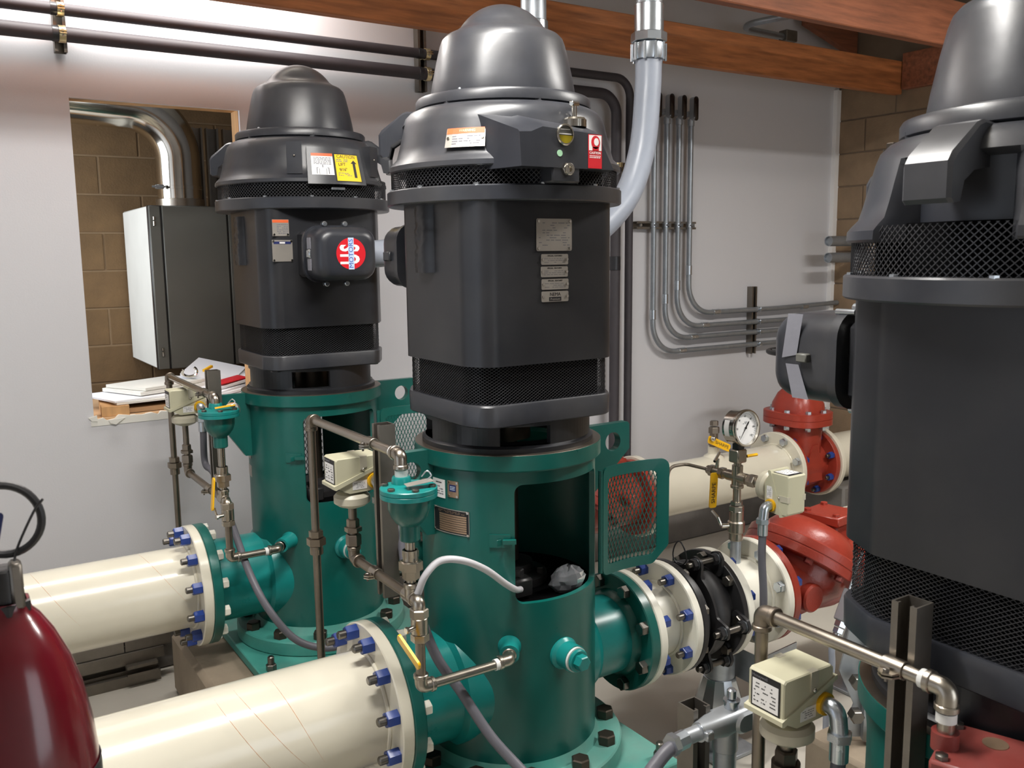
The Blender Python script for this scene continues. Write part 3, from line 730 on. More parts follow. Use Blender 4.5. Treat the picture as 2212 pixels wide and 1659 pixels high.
part('glass', poly(fm, k, -.003, .001), GREYBOX, pn, smooth=0)
part('level_mark', slab(fm, -.017, .017, .0005, .0028, .001, .0016).add([], []), WHITEI, pn, smooth=0)
part('level_mark', slab(fm, -.013, .013, .0105, .0122, .001, .0016), WHITEI, pn, smooth=0)
part('drain_plug', MB().hexa((1.211, py+.001, 1.787), (0, -1, 0), .026, .010).ring((1.211, py-.01, 1.787), (0, -1, 0), .013, .0065, .004, 16, .001), CHROME, pn)
part('green_sticker', disc(fm, -.014, -.040, .0072, .0, .0008, 20), GREENS, pn, smooth=0)
fm = flat((1.2905, py, 1.829), (1, 0, 0), (0, 0, 1))
s = part('caution_sticker', slab(fm, -.019, .019, -.037, .037, 0, .0008), REDS, pn, 'red and white caution sticker', smooth=0)
part('white_field', slab(fm, -.0175, .0175, .002, .0355, .0008, .0011), WHITEI, s, smooth=0)
part('hand_symbol', disc(fm, .001, .020, .0145, .0011, .0014, 24, sx=.85), REDS, s, smooth=0); part('hand_symbol', disc(fm, .003, .021, .0085, .0014, .0017, 20, sx=.8), WHITEI, s, smooth=0); part('hand_symbol', slab(fm, -.008, .01, .002, .010, .0011, .0014), REDS, s, smooth=0)
text('CAUTION', fm, 0, -.0035, .0075, .0010, WHITEI, s, sx=.95, bold=.0001)
lines(fm, -.0155, .0155, -.015, -.008, 2, .0008, WHITEI, s, seed=8, frac=.8, fill=.55)
t_ = MB().rev([(0, 0), (.028, 0), (.028, .016), (.024, .021), (0, .021)], (1.278, 1.70, 1.888), (0, 0, 1), 24)
o = part('filler_cap', t_, CHROME, pn, 'polished filler cap with a T handle'); part('filler_handle', MB().cyl((1.278, 1.70, 1.905), (1.278, 1.70, 1.936), .006, n=10).cyl((1.262, 1.69, 1.938), (1.294, 1.71, 1.942), .0065, n=10, ch=.002), CHROME, o)
fm = cylmap(X2, Y2, .2665, radians(219.0), 1.862, .32)
p = part('warning_plate', slab(fm, -.046, .046, -.021, .021, .004, .0055, 6), PLATE, m2, 'metal warning plate with an orange band', smooth=0)
part('orange_band', slab(fm, -.045, .045, .009, .022, .0055, .0059, 6), ORANGE, p, smooth=0); text('WARNING', fm, .004, .0155, .008, .0061, BRASSP, p)
lines(fm, -.03, .036, -.016, .006, 4, .0056, GREYINK, p, seed=5); riv(fm, [(-.04, -.0), (.04, -.0)], p, w=.0055)
fy = Y2-.228
fm = flat((1.240, fy, 1.647), (1, 0, 0), (0, 0, 1))
p = part('name_plate', poly(fm, rrect(.101, .074, .004, 3), 0, .0014), PLATE, m2, smooth=0)
lines(fm, -.044, .044, -.032, .030, 11, .0014, GREYINK, p, seed=11, fill=.28, frac=.2); riv(fm, [(-.045, -.031), (.045, -.031), (-.045, .031), (.045, .031)], p)
for i, z in enumerate((1.5905, 1.562, 1.533, 1.5045)):
    fm = flat((1.241+(.0, -.001, .0008, .0004)[i], fy, z), (1, 0, 0), (0, 0, 1))
    p = part('name_plate', poly(fm, rrect(.077, .0245, .003, 3), 0, .0014), PLATE, m2, smooth=0)
    if i < 3: text('SPECIAL  FEATURES', fm, 0, .0082, .0048, .0016, INK, p); lines(fm, -.03, .03, -.009, .004, 3, .0014, GREYINK, p, seed=20+i, fill=.25)
    else:
        text('NEMA', fm, 0, .0048, .0115, .0016, INK, p); part('dark_bar', slab(fm, -.0175, .0175, -.0105, -.0012, .0014, .0017), INK, p, smooth=0); text('Premium', fm, 0, -.0062, .0078, .0019, PLATE, p)
    riv(fm, [(-.0345, 0), (.0345, 0)], p)
# near motor -------------------------------------------------------------
m3, br3 = motor(X3, Y3, HM3, 'near black vertical motor cut off by the right edge of the picture', 1, (178, 88, -2), (178, 88, -2), rw=18, strip=False)
b, ux, uz, n, c = term_box(m3, (X3+.0, Y3+.295, 1.405), (0, 1, 0), 'black terminal box with grey tape on its side', 1.3)
part('box_throat', MB().box((X3-.08, Y3+.2, 1.335), (X3+.08, Y3+.296, 1.475), .01), BLACK, b)
q = V((X3-.101, Y3+.385, 1.405))
part('tape_strip', MB().add([(q.x-.001, q.y-.012+a, q.z+b_) for a, b_ in ((.0, .082), (.034, .082), (.046, -.002), (.012, .006))]+[(q.x-.001, q.y-.005+a, q.z+b_) for a, b_ in ((.0, -.012), (.03, -.012), (.012, -.075), (-.025, -.075))], [(0, 1, 2, 3), (4, 5, 6, 7)]), TAPE, b, 'strip of grey tape', smooth=0)
part('latch', MB().box(q+V((-.012, -.03, -.006)), q+V((.003, -.006, .010)), .002), GREYBOX, b)
part('clamp_stud', MB().cyl((X3-.075, Y3+.28, 1.493), (X3-.075, Y3+.32, 1.493), .006, n=10), GALVP, b)
fm = flat((X3-.215, Y3, 0), (0, -1, 0), (0, 0, 1))
part('side_panel', slab(fm, .055, .122, 1.27, 1.51, 0, .006), BLACK, m3, smooth=0)
part('bracket_bolt', MB().hexa((X3-.155, Y3+.165, 1.757), (0, 0, 1), .021, .011).cyl((X3-.155, Y3+.165, 1.73), (X3-.155, Y3+.165, 1.758), .016, n=16), BOLTD, m3)
# ------------------------------------------------------------------ pump discharge heads
AZ = 0.508                                               # height of every pipe axis
def curved_shell(mb, cx, cy, ro, ri, z0, z1, wins, n=150):
    """cylinder wall with rounded rectangular windows (az0, az1, zb, zt, rc)"""
    cols = sorted(set([2*pi*i/n for i in range(n)]))
    for (a0, a1, zb, zt, rc) in wins:
        cols = [c for c in cols if not (a0-1e-4 < c < a1+1e-4)]
        m = 30; ra = rc/ro
        inner = [a0+ra*(1-cos(pi/2*k/7)) for k in range(8)]+[a0+ra+(a1-a0-2*ra)*k/m for k in range(1, m)]+[a1-ra+ra*sin(pi/2*k/7) for k in range(8)]
        cols += inner
    cols = sorted(cols); K = len(cols)
    def P(a, r, z): return (cx+r*cos(a), cy+r*sin(a), z)
    def lim(a, w):
        a0, a1, zb, zt, rc = w; ra = rc/ro; e = 0
        if a < a0+ra: t = (a0+ra-a)/ra; e = rc*(1-sqrt(max(0, 1-t*t)))
        if a > a1-ra: t = (a-a1+ra)/ra; e = rc*(1-sqrt(max(0, 1-t*t)))
        return zb+e, zt-e
    def strip(a, b, za0, za1, zb0, zb1, capb, capt):
        vs = [P(a, ro, za0), P(b, ro, zb0), P(b, ro, zb1), P(a, ro, za1), P(a, ri, za0), P(b, ri, zb0), P(b, ri, zb1), P(a, ri, za1)]
        fs = [(0, 1, 2, 3), (5, 4, 7, 6)]
        if capb: fs.append((1, 0, 4, 5))
        if capt: fs.append((3, 2, 6, 7))
        mb.add(vs, fs)
    for i in range(K):
        a = cols[i]; b = cols[(i+1) % K] if i+1 < K else cols[0]+2*pi
        w = next((w for w in wins if w[0]-1e-6 <= a and b <= w[1]+1e-6), None)
        if w is None: strip(a, b, z0, z1, z0, z1, True, True)
        else:
            la, ua = lim(a, w); lb, ub = lim(b, w)
            strip(a, b, z0, la, z0, lb, True, True); strip(a, b, ua, z1, ub, z1, True, True)
            if abs(a-w[0]) < 1e-6: mb.add([P(a, ro, la), P(a, ri, la), P(a, ri, ua), P(a, ro, ua)], [(0, 1, 2, 3)])
            if abs(b-w[1]) < 1e-6: mb.add([P(b, ro, lb), P(b, ri, lb), P(b, ri, ub), P(b, ro, ub)], [(0, 1, 2, 3)])
    return mb
def weld(mb):
    import bmesh
    me = bpy.data.meshes.new('w'); me.from_pydata(mb.v, [], mb.f); bm = bmesh.new(); bm.from_mesh(me)
    bmesh.ops.remove_doubles(bm, verts=bm.verts, dist=1e-5); bm.verts.ensure_lookup_table(); bm.verts.index_update()
    out = MB(); out.v = [tuple(v.co) for v in bm.verts]; out.f = [tuple(v.index for v in f.verts) for f in bm.faces]; bm.free(); bpy.data.meshes.remove(me); return out
def diamond(fm, u0, u1, v0, v1, du, dv, wd_, th, rc=0.):
    """diamond mesh clipped to a rectangle on a mapped surface"""
    mb = MB(); k = dv/du
    for sg in (1, -1):
        c0 = v0-k*(u1-u0)*(1 if sg > 0 else 0); c1 = v1+(0 if sg > 0 else k*(u1-u0)); nn = int((c1-c0)/dv)+1
        for i in range(nn+1):
            c = c0+i*dv; pts = []
            M_ = 14
            ua, ub = u0, u1
            # v = c + sg*k*(u-u0)
            if sg > 0: ua = max(u0, u0+(v0-c)/k); ub = min(u1, u0+(v1-c)/k)
            else: ua = max(u0, u0+(c-v1)/k); ub = min(u1, u0+(c-v0)/k)
            if ub-ua < du*.1: continue
            m = max(1, int((ub-ua)/.02)); L = sqrt(1+k*k); nx, ny = -sg*k/L, 1/L; vs = []; fs = []
            for j in range(m+1):
                u = ua+(ub-ua)*j/m; v = c+sg*k*(u-u0); o = .0007*sg
                for a, b in ((-1, -1), (1, -1), (1, 1), (-1, 1)): vs.append(fm(u+nx*a*wd_/2, v+ny*a*wd_/2, b*th/2+o))
            for j in range(m):
                for e in range(4): fs.append((j*4+e, j*4+(e+1) % 4, j*4+4+(e+1) % 4, j*4+4+e))
            mb.add(vs, fs)
    return mb
def head(X, Y, B, label, tealfl=True, plates=False):
    t = thing('turbine_pump', (X, Y, .235), label, 'pump', 'three teal pump heads')
    BT = B-.02
    wa = (radians(241), radians(315), B-.37, B-.073, .022); wb_ = (radians(61), radians(135), B-.37, B-.073, .022)
    body = weld(curved_shell(MB(), X, Y, .2285, .2145, .27, B-.03, [wb_, wa]))
    part('body', body, TEAL, t, smooth=45)
    part('top_flange', MB().rev([(.15, 0), (.243, 0), (.243, -.036), (.239, -.040), (.2287, -.040), (.2287, -.06), (.2145, -.06), (.15, -.012), (.15, 0)], (X, Y, B-.0005), (0, 0, 1), 80), TEAL, t)
    part('rim_face', MB().ring((X, Y, B-.0005), (0, 0, 1),   .2415, .2215, .0012, 72, .0003), STAIND, t, 'bare worn top of the flange')
    part('base_flange', MB().rev([(.21, .27), (.296, .27), (.3, .274), (.3, .315), (.296, .32), (.24, .32), (.236, .326), (.229, .345), (.21, .345)], (X, Y, 0), (0, 0, 1), 80), TEALD, t)
    bolts(t, (X, Y, .32), (0, 0, 1), .266, 12, radians(8), .042, .026, BOLTD)
    part('base_plate', MB().box((X-.325, Y-.325, .236), (X+.325, Y+.325, .27), .004), TEALD, t)
    for sx in (-1, 1):
        for sy in (-1, 1):
            a = part('anchor_bolt', MB().hexa((X+sx*.285, Y+sy*.285, .27), (0, 0, 1), .03, .022).cyl((X+sx*.285, Y+sy*.285, .29), (X+sx*.285, Y+sy*.285, .318), .011, n=12, ch=.003), BOLT, t)
    part('shaft', MB().cyl((X, Y, B-.36), (X, Y, B-.001), .026, n=24), BOLTD, t)
    part('floor_plate', MB().cyl((X, Y, B-.42), (X, Y, B-.385), .214, n=48), DARK, t)  # floor inside the windows, its shade painted in as near-black
    g = MB().rev([(0, 0), (.10, 0), (.10, .02), (.065, .028), (.062, .05), (.045, .055), (0, .055)], (X, Y, B-.386), (0, 0, 1), 32)
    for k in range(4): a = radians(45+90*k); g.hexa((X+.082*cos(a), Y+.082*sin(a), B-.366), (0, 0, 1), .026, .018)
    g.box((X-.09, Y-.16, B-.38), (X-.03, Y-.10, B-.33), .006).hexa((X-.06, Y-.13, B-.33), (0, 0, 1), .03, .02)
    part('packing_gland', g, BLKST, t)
    DL = X-.70 if X == X1 else .39
    for sx, xe, hc0 in ((1, .405, .345), (-1, .345, .288)):
        if sx < 0 and X == X3: continue
        k = 48; hc = (hc0, -.034); hr = .027
        out = [(.215, .018), (xe-.007, .018), (xe, .011), (xe, -.060), (.25, -.198), (.215, -.20)]
        angs = sorted([2*pi*i/k for i in range(k)]+[atan2(p[1]-hc[1], p[0]-hc[0]) % (2*pi) for p in out]); vs = []
        def hit(a):
            d = (cos(a), sin(a)); best = None
            for i in range(len(out)):
                p, q = out[i], out[(i+1) % len(out)]; ex_, ey_ = q[0]-p[0], q[1]-p[1]; den = d[0]*ey_-d[1]*ex_
                if abs(den) < 1e-12: continue
                t_ = ((p[0]-hc[0])*ey_-(p[1]-hc[1])*ex_)/den; u_ = ((p[0]-hc[0])*d[1]-(p[1]-hc[1])*d[0])/den
                if t_ > 1e-6 and -1e-6 <= u_ <= 1+1e-6 and (best is None or t_ < best): best = t_
            return (hc[0]+d[0]*best, hc[1]+d[1]*best)
        O = [hit(a) for a in angs]; I = [(hc[0]+hr*cos(a), hc[1]+hr*sin(a)) for a in angs]; m_ = len(angs); fs = []
        for L_, y_ in ((O, -.0125), (I, -.0125), (I, .0125), (O, .0125)): vs += [(X+sx*p[0], Y+y_, B-.021+p[1]) for p in L_]
        for r in range(4):
            for i in range(m_): j = (i+1) % m_; r2 = (r+1) % 4; fs.append((r*m_+i, r*m_+j, r2*m_+j, r2*m_+i))
        part('lifting_eye', MB().add(vs, fs), TEAL, t, smooth=30)
    DL = X-.70 if X == X1 else .39
    # nozzles with their flanges, suction to the left and discharge to the right
    sn = part('suction_nozzle', MB().rev([(.14, .12), (.14, DL-.03)], (X, Y, AZ), (-1, 0, 0), 56).rev([(.168, .15), (.168, .16), (.156, .215), (.1405, .224)], (X, Y, AZ), (-1, 0, 0), 56), TEALB, t)
    part('suction_flange', MB().ring((X-DL, Y, AZ), (1, 0, 0), .203, .10, .032, 64, .003), TEAL, t)
    bolts(t, (X-DL+.032, Y, AZ), (1, 0, 0), .181, 12, radians(15), .032, .02, WHITEP, skip=())
    dn = part('discharge_nozzle', MB().rev([(.112, .15), (.112, .36)], (X, Y, AZ), (1, 0, 0), 48).rev([(.135, .15), (.135, .20), (.122, .224), (.1125, .232)], (X, Y, AZ), (1, 0, 0), 48), TEALB, t)
    part('discharge_flange', MB().ring((X+.358, Y, AZ), (1, 0, 0), .172, .09, .032, 56, .003).rev([(.1125, .335), (.122, .345), (.126, .358)], (X, Y, AZ), (1, 0, 0), 48), TEAL, t)
    bolts(t, (X+.358, Y, AZ), (-1, 0, 0), .149, 8, radians(22.5), .034, .02, BOLT)
    # bosses, plug, latch, hinge
    def boss(az, z, r, L):
        d = V((cos(az), sin(az), 0)); o = V((X, Y, z)); return part('boss', MB().rev([(r*1.2, .21), (r*1.2, .232), (r, .24), (r, .2285+L), (r*.7, .2285+L)], o, d, 28), TEALB, t), o+d*(.2285+L), d
    b1, p1_, d1 = boss(radians(273), .617, .034, .045)
    o = part('thread_tape', MB().cyl(p1_, p1_+d1*.006, .031, n=28), WHITEPL, t, 'white thread tape'); part('pipe_plug', MB().cyl(p1_+d1*.005, p1_+d1*.016, .0285, n=24, ch=.003).hexa(p1_+d1*.015, d1, .034, .022), TEALB, t)
    if X != X3: boss(radians(236.9 if X == X2 else 225), .655, .024, .048 if X == X2 else .064)
    la = radians(231); fm = cylmap(X, Y, .2285, la, B-.21)
    part('latch', slab(fm, -.022, .03, -.016, .016, 0, .004, 4).box(fm(.0, -.004, .004)-V((.008, .008, .006)), fm(.0, .0, .02)+V((.016, .006, .006)), .002).add([], []), TEAL, t)
    part('latch_bar', slab(fm, .012, .042, -.004, .006, .006, .016, 2), TEAL, t)
    ha = radians(317); hp = V((X+.243*cos(ha), Y+.243*sin(ha), 0))
    part('hinge', MB().cyl(hp+V((0, 0, B-.36)), hp+V((0, 0, B-.085)), .006, n=12), TEAL, t)
    # open screen door
    Rr = .30; chord = .222; tm = math.asin(chord/2/Rr); td = V((cos(radians(-3)), sin(radians(-3)), 0)); nn = V((-td.y, td.x, 0)); mid = hp+td*(chord/2+.006); cc = mid-nn*(Rr*cos(tm))
    def dm(u, v, w):
        th = -tm+2*tm*u/chord; r = Rr+w; return cc+td*(r*sin(th))+nn*(r*cos(th))+V((0, 0, B-.372+v))
    Hh = .292; ou = rpoly([(0, 0), (chord-.045, 0), (chord, .05), (chord, Hh), (0, Hh)], .022, 5); iu = rpoly([(.022, .026), (chord-.05, .026), (chord-.034, .042), (chord-.034, Hh-.03), (.022, Hh-.03)], .016, 5)
    mb = MB(); k = len(ou); vs = []; fs = []
    def sub(pp):                                          # refine so that the frame follows the curve
        o = []
        for i in range(len(pp)):
            a, b = pp[i], pp[(i+1) % len(pp)]; m = 5
            for j in range(m): o.append((a[0]+(b[0]-a[0])*j/m, a[1]+(b[1]-a[1])*j/m))
        return o
    ou, iu = sub(ou), sub(iu); k = len(ou)
    for (pp, w) in ((ou, -.003), (iu, -.003), (iu, .003), (ou, .003)): vs += [dm(u, v, w) for u, v in pp]
    for r in range(4):
        for i in range(k): fs.append((r*k+i, r*k+(i+1) % k, ((r+1) % 4)*k+(i+1) % k, ((r+1) % 4)*k+i))
    fr = part('screen_door', MB().add(vs, fs), TEAL, t, 'open hinged screen door')
    part('door_screen', diamond(dm, .012, chord-.030, .021, Hh-.016, .0125, .030, .0022, .0014), TEAL, fr, kind='stuff')
    fm = cylmap(X, Y, .2215, radians(98), B-.37)
    part('rear_screen', diamond(fm, -.14, .14, 0, .295, .0125, .026, .0022, .0014), BLKST, t, kind='stuff')
    return t
h1 = head(X1, Y1, B1, 'far teal pump head under the motor with the round red emblem')
h2 = head(X2, Y2, B2, 'middle teal pump head with an open window and name plates')
h3 = head(X3, Y3, B3, 'near teal pump head mostly hidden under the motor at the right edge')
# plates on the middle head
def hplate(az, z, w, h, m, nm, lab=None):
    fm = cylmap(X2, Y2, .2285, radians(az), z); return part(nm, slab(fm, -w/2, w/2, -h/2, h/2, .0, .0014, 6), m, h2, lab, smooth=0), fm
p, fm = hplate(189, 1.036, .048, .046, WHITEI, 'paper_label'); lines(fm, -.018, .018, -.016, .008, 4, .0014, GREYINK, p, seed=31); lines(fm, -.010, .012, .012, .018, 1, .0014, INK, p, seed=32, frac=.9)
p, fm = hplate(201.5, 1.040, .034, .041, BRASSP, 'badge_plate'); part('badge_mark', slab(fm, -.011, .010, -.006, .011, .0014, .0017, 2), NAVY, p, smooth=0); lines(fm, -.008, .007, -.003, .008, 3, .0017, LBLUEP, p, seed=9, frac=.8); riv(fm, [(-.013, -.017), (.013, -.017), (.013, .017), (-.013, .017)], p, w=.001)
p, fm = hplate(198.5, .958, .116, .062, INK, 'rating_plate', 'black and bronze rating plate')
part('plate_rim', slab(fm, -.058, .058, .029, .031, .0014, .0019, 6, slab(fm, -.058, .058, -.031, -.029, .0014, .0019, 6, slab(fm, -.058, -.0565, -.031, .031, .0014, .0019, 1, slab(fm, .0565, .058, -.031, .031, .0014, .0019, 1)))), PLATE, p, smooth=0)
for i in range(8): part('plate_row', slab(fm, -.036, .050, -.026+.0056*i, -.0218+.0056*i, .0014, .0018, 6), BRASSP, p, smooth=0)
lines(fm, -.04, .045, .020, .027, 2, .0015, BRASSP, p, seed=41, fill=.3); riv(fm, [(-.054, -.028), (.054, -.028), (-.054, .028), (.054, .028)], p)
for z, h in ((.94, .05), (.87, .04)):
    fm = cylmap(X1, Y1, .2285, radians(172), z); part('paper_label', slab(fm, -.028, .028, -h/2, h/2, 0, .001, 4), PLATE, h1, smooth=0)
# concrete pedestals
for X, Y, lab in ((X1, Y1, 'brown stained concrete pedestal under the far pump'), (X2, Y2, 'concrete pedestal under the middle pump'), (X3, Y3, 'concrete pedestal under the near pump')):
    solo('concrete_pedestal', MB().box((X-.47, Y-.36, 0), (X+.33, Y+.325, .235), .018), CONCB if X == X1 else CONC, lab, 'pedestal')
# ------------------------------------------------------------------ suction pipes from the left
def suction(X, Y, label, xl=XL+.001):
    if X == X1: X = 1.09
    t = thing('suction_pipe', (X-.45, Y, AZ-.2), label, 'pipe', 'three cream suction pipes')
    part('pipe', MB().rev([(.1365, 0), (.1365, X-.42-xl)], (xl, Y, AZ), (1, 0, 0), 72), CREAM, t)
    part('flange', MB().ring((X-.422, Y, AZ), (1, 0, 0), .203, .10, .031, 64, .003), CREAM, t)
    part('weld_bead', MB().tube([(X-.425+.001*sin(7*k), Y+.139*cos(2*pi*k/60), AZ+.139*sin(2*pi*k/60)) for k in range(60)], .0055, 8, closed=True), CREAM, t)
    bolts(t, (X-.4225, Y, AZ), (-1, 0, 0), .181, 12, radians(15), .034, .030, BLUEN, 'nut', (.050, .0105), BOLT)
    # drips of rust coloured sealant and scuffs on the paint
    rg = random.Random(int(X*1000))
    for k in range(5):
        x = X-.55-rg.random()*.75; a0 = radians(rg.uniform(70, 110)); mb = MB(); pts = []
        dr = rg.uniform(.05, .14)
        for j in range(15): a = a0+radians(7*j); pts.append((x+dr*(j/14)**1.6, Y+.1366*cos(a), AZ+.1366*sin(a)))
        if k < 3: part('rust_run', MB().tube(pts, .0011, 5, rad=[.0001+.0005*sin(pi*j/14)*(1-j/20) for j in range(15)]), RUST, t)
    return t
suction(X1, Y1, 'cream suction pipe running left from the far pump')
suction(X2, Y2, 'cream suction pipe running left from the middle pump, nearest one in view')
suction(X3, Y3, 'cream suction pipe of the near pump, below the picture', .2)
# ------------------------------------------------------------------ discharge lines to the right
def spool(nm, x0, x1, Y, label, tap=None, bl=True, m=WHITEP):
    t = thing(nm, ((x0+x1)/2, Y, AZ-.172), label, 'pipe', 'flanged discharge spools')
    part('pipe', MB().rev([(.1095, .02), (.1095, x1-x0-.02)], (x0, Y, AZ), (1, 0, 0), 56), m, t)
    for x in (x0, x1-.028): part('flange', MB().ring((x, Y, AZ), (1, 0, 0), .172, .09, .028, 56, .003), m, t)
    for x, d in ((x0+.03, 1), (x1-.03, -1)): part('weld_bead', MB().tube([(x+.001*sin(9*k), Y+.112*cos(2*pi*k/50), AZ+.112*sin(2*pi*k/50)) for k in range(50)], .005, 8, closed=True), m, t)
    return t
def coupling(x0, x1, Y, label):
    t = thing('rubber_coupling', ((x0+x1)/2, Y, AZ-.172), label, 'pipe coupling')
    W_ = x1-x0; xc = x0+.068
    part('rubber_body', MB().rev([(.11, .018), (.138, .022), (.146, .034), (.146, .048), (.128, .060), (.120, .068), (.138, .084), (.150, .104), (.148, .124), (.132, W_-.034), (.128, W_-.02), (.11, W_-.018)], (x0, Y, AZ), (1, 0, 0), 56), RUBBER, t)
    for x in (x0, x1-.02): part('retaining_ring', MB().ring((x, Y, AZ), (1, 0, 0), .172, .11, .02, 56, .002), BLKST, t)
    rods = (110, 183, 232, 300, 20); n = 180; po, pi_ = [], []
    for i in range(n):
        a = 2*pi*i/n; d = min(abs((a-radians(w)+pi) % (2*pi)-pi) for w in rods); r = .152+.046*math.exp(-(d/.17)**4)
        po.append((r*cos(a), r*sin(a))); pi_.append((.118*cos(a), .118*sin(a)))
    vs = []; fs = []
    for L_, x in ((po, xc), (pi_, xc), (pi_, xc+.009), (po, xc+.009)): vs += [(x, Y+p[0], AZ+p[1]) for p in L_]
    for r in range(4):
        for i in range(n): j = (i+1) % n; r2 = (r+1) % 4; fs.append((r*n+i, r*n+j, r2*n+j, r2*n+i))
    part('control_plate', MB().add(vs, fs), BLKST, t, 'wavy edged black control plate')
    for k, a in enumerate(rods):
        a = radians(a); dy, dz = cos(a), sin(a); u = V((0, dy, dz)); s = V((0, -dz, dy))
        part('control_ear', MB().prism(rpoly([(.13, -.04), (.19, -.022), (.203, 0), (.19, .022), (.13, .04)], .012, 3), (x1-.031, Y, AZ), u, s, (1, 0, 0), 0, .011), BLKST, t)
        c = V((0, Y+.178*dy, AZ+.178*dz)); r = part('control_rod', MB().cyl((xc-.034, c.y, c.z), (x1-.012, c.y, c.z), .0095, n=14, ch=.002), BOLT, t)
        for x in (xc-.017, x1-.048): part('rod_nut', MB().hexa((x, c.y, c.z), (1, 0, 0), .03, .0155), BLKST, r)
        for x in (xc-.0025, x1-.034): part('washer', MB().cyl((x, c.y, c.z), (x+.003, c.y, c.z), .0185, n=20), GALVP, r)
    bolts(t, (x0+.02, Y, AZ), (1, 0, 0), .155, 8, radians(22.5), .028, .012, BOLT)
    bolts(t, (x1-.02, Y, AZ), (-1, 0, 0), .155, 8, radians(0), .03, .018, BOLT)
    return t
def check_valve(x0, Y, label):
    t = thing('check_valve', (x0+.27, Y, AZ-.2), label, 'valve', 'red check valves')
    part('inlet_flange', MB().ring((x0, Y, AZ), (1, 0, 0), .172, .09, .03, 56, .003), RED, t)
    cn = V((x0+.245, Y, AZ+.055)); n = V((.59, 0, .81)).normalized()
    body = MB().loft([[V((x0+.02, Y+.118*cos(2*pi*k/40), AZ+.118*sin(2*pi*k/40))) for k in range(40)],
                      [V((x0+.09, Y+.125*cos(2*pi*k/40), AZ-.004+.125*sin(2*pi*k/40))) for k in range(40)],
                      [cn-n*.07+(V((0, 1, 0))*cos(2*pi*k/40)*.155+V((-.81, 0, .59))*sin(2*pi*k/40)*.145) for k in range(40)],
                      [cn-n*.0+(V((0, 1, 0))*cos(2*pi*k/40)*.165+V((-.81, 0, .59))*sin(2*pi*k/40)*.165) for k in range(40)]])
    body.rev([(0, -.14), (.10, -.13), (.135, -.09), (.15, -.04), (.15, 0)], cn, n, 40)
    part('body', body, RED, t, smooth=50)
    part('body_ring', MB().rev([(.14, -.03), (.203, -.03), (.206, -.027), (.206, -.002), (.204, 0), (.204, .002), (.206, .004), (.206, .03), (.202, .034), (.14, .034)], cn, n, 64), RED, t, smooth=30)
    bolts(t, cn-n*.03, -n, .188, 10, radians(12), .026, .016, REDD)
    part('bonnet', MB().rev([(.17, .03), (.165, .06), (.145, .09), (.11, .115), (.05, .125), (0, .125)], cn, n, 48), RED, t)
    part('outlet', MB().rev([(.12, .22), (.128, .32), (.118, .40), (.118, .53)], (x0, Y, AZ), (1, 0, 0), 40), RED, t)
    part('outlet_flange', MB().ring((x0+.52, Y, AZ), (1, 0, 0), .172, .09, .03, 56, .003), RED, t)
    c = V((x0+.375, Y, AZ+.12)); Rz = Matrix.Rotation(radians(8), 3, 'Z')
    part('inspection_port', MB().box(c+V((-.06, -.06, -.03)), c+V((.06, .06, .05)), .01, Rz), RED, t)
    l = part('port_cover', MB().box(c+V((-.074, -.074, .05)), c+V((.074, .074, .082)), .004, Rz, c), RED, t)
    for sx in (-1, 1):
        for sy in (-1, 1): part('cover_bolt', MB().hexa(c+Rz @ V((sx*.054, sy*.054, .082)), (0, 0, 1), .022, .010), RED, l)
    part('trunnion', MB().cyl((x0+.115, Y, AZ-.012), (x0+.115, Y-.152, AZ-.012), .047, n=32, ch=.006), RED, t)
    part('side_boss', MB().cyl((x0+.40, Y, AZ+.05), (x0+.40, Y-.17, AZ+.04), .022, n=16, ch=.004).cyl((x0+.40, Y-.165, AZ+.04), (x0+.40, Y-.185, AZ+.04), .03, n=20, ch=.003), RED, t)
    bolts(t, (x0+.03, Y, AZ), (1, 0, 0), .149, 8, radians(22.5), .03, .024, BLUEN, 'nut')
    return t
for X, Y, w in ((X1, Y1, 'far'), (X2, Y2, 'middle'), (X3, Y3, 'near')):
    lab = {'far': 'on the far pump line', 'middle': 'right of the middle pump', 'near': 'on the near pump line outside the picture'}[w]
    if w == 'near': continue
    s = spool('discharge_spool', X+.391, X+.557, Y, f'short off-white flanged spool with blue nuts {lab}')
    bolts(s, (X+.419, Y, AZ), (1, 0, 0), .149, 8, radians(22.5), .032, .026, BLUEN, 'nut')
    bolts(s, (X+.529, Y, AZ), (-1, 0, 0), .149, 8, radians(22.5), .032, .024, BLUEN, 'nut', (.046, .0095), BOLT)
    coupling(X+.558, X+.742, Y, f'black rubber coupling with control rods {lab}')
    s = spool('discharge_spool', X+.743, X+.949, Y, f'off-white spool between black coupling and red valve {lab}')
    bolts(s, (X+.771, Y, AZ), (1, 0, 0), .149, 8, radians(22.5), .03, .02, BLUEN, 'nut')
    bolts(s, (X+.921, Y, AZ), (-1, 0, 0), .149, 8, radians(22.5), .032, .02, GALVP)
    check_valve(X+.95, Y, f'red check valve with slanted round joint {lab}')
def header(x0, x1, Y, label, f0=True, f1=False):
    t = thing('discharge_pipe', (x0, Y, AZ-.172), label, 'pipe', 'cream discharge pipes')
    part('pipe', MB().rev([(.122, 0), (.122, x1-x0)], (x0, Y, AZ), (1, 0, 0), 64), CREAM, t)
    for x, on in ((x0, f0), (x1-.028, f1)):
        if on: part('flange', MB().ring((x, Y, AZ), (1, 0, 0), .185, .09, .028, 60, .003), CREAM, t); part('weld_bead', MB().tube([(x+(.03 if x == x0 else -.002), Y+.124*cos(2*pi*k/50), AZ+.124*sin(2*pi*k/50)) for k in range(50)], .005, 8, closed=True), CREAM, t)
    return t
GX0, GX1 = 3.60, 3.875
dp = header(X1+1.501, GX0, Y1, 'long cream pipe in front of the back wall ending at the red gate valve', True, True)
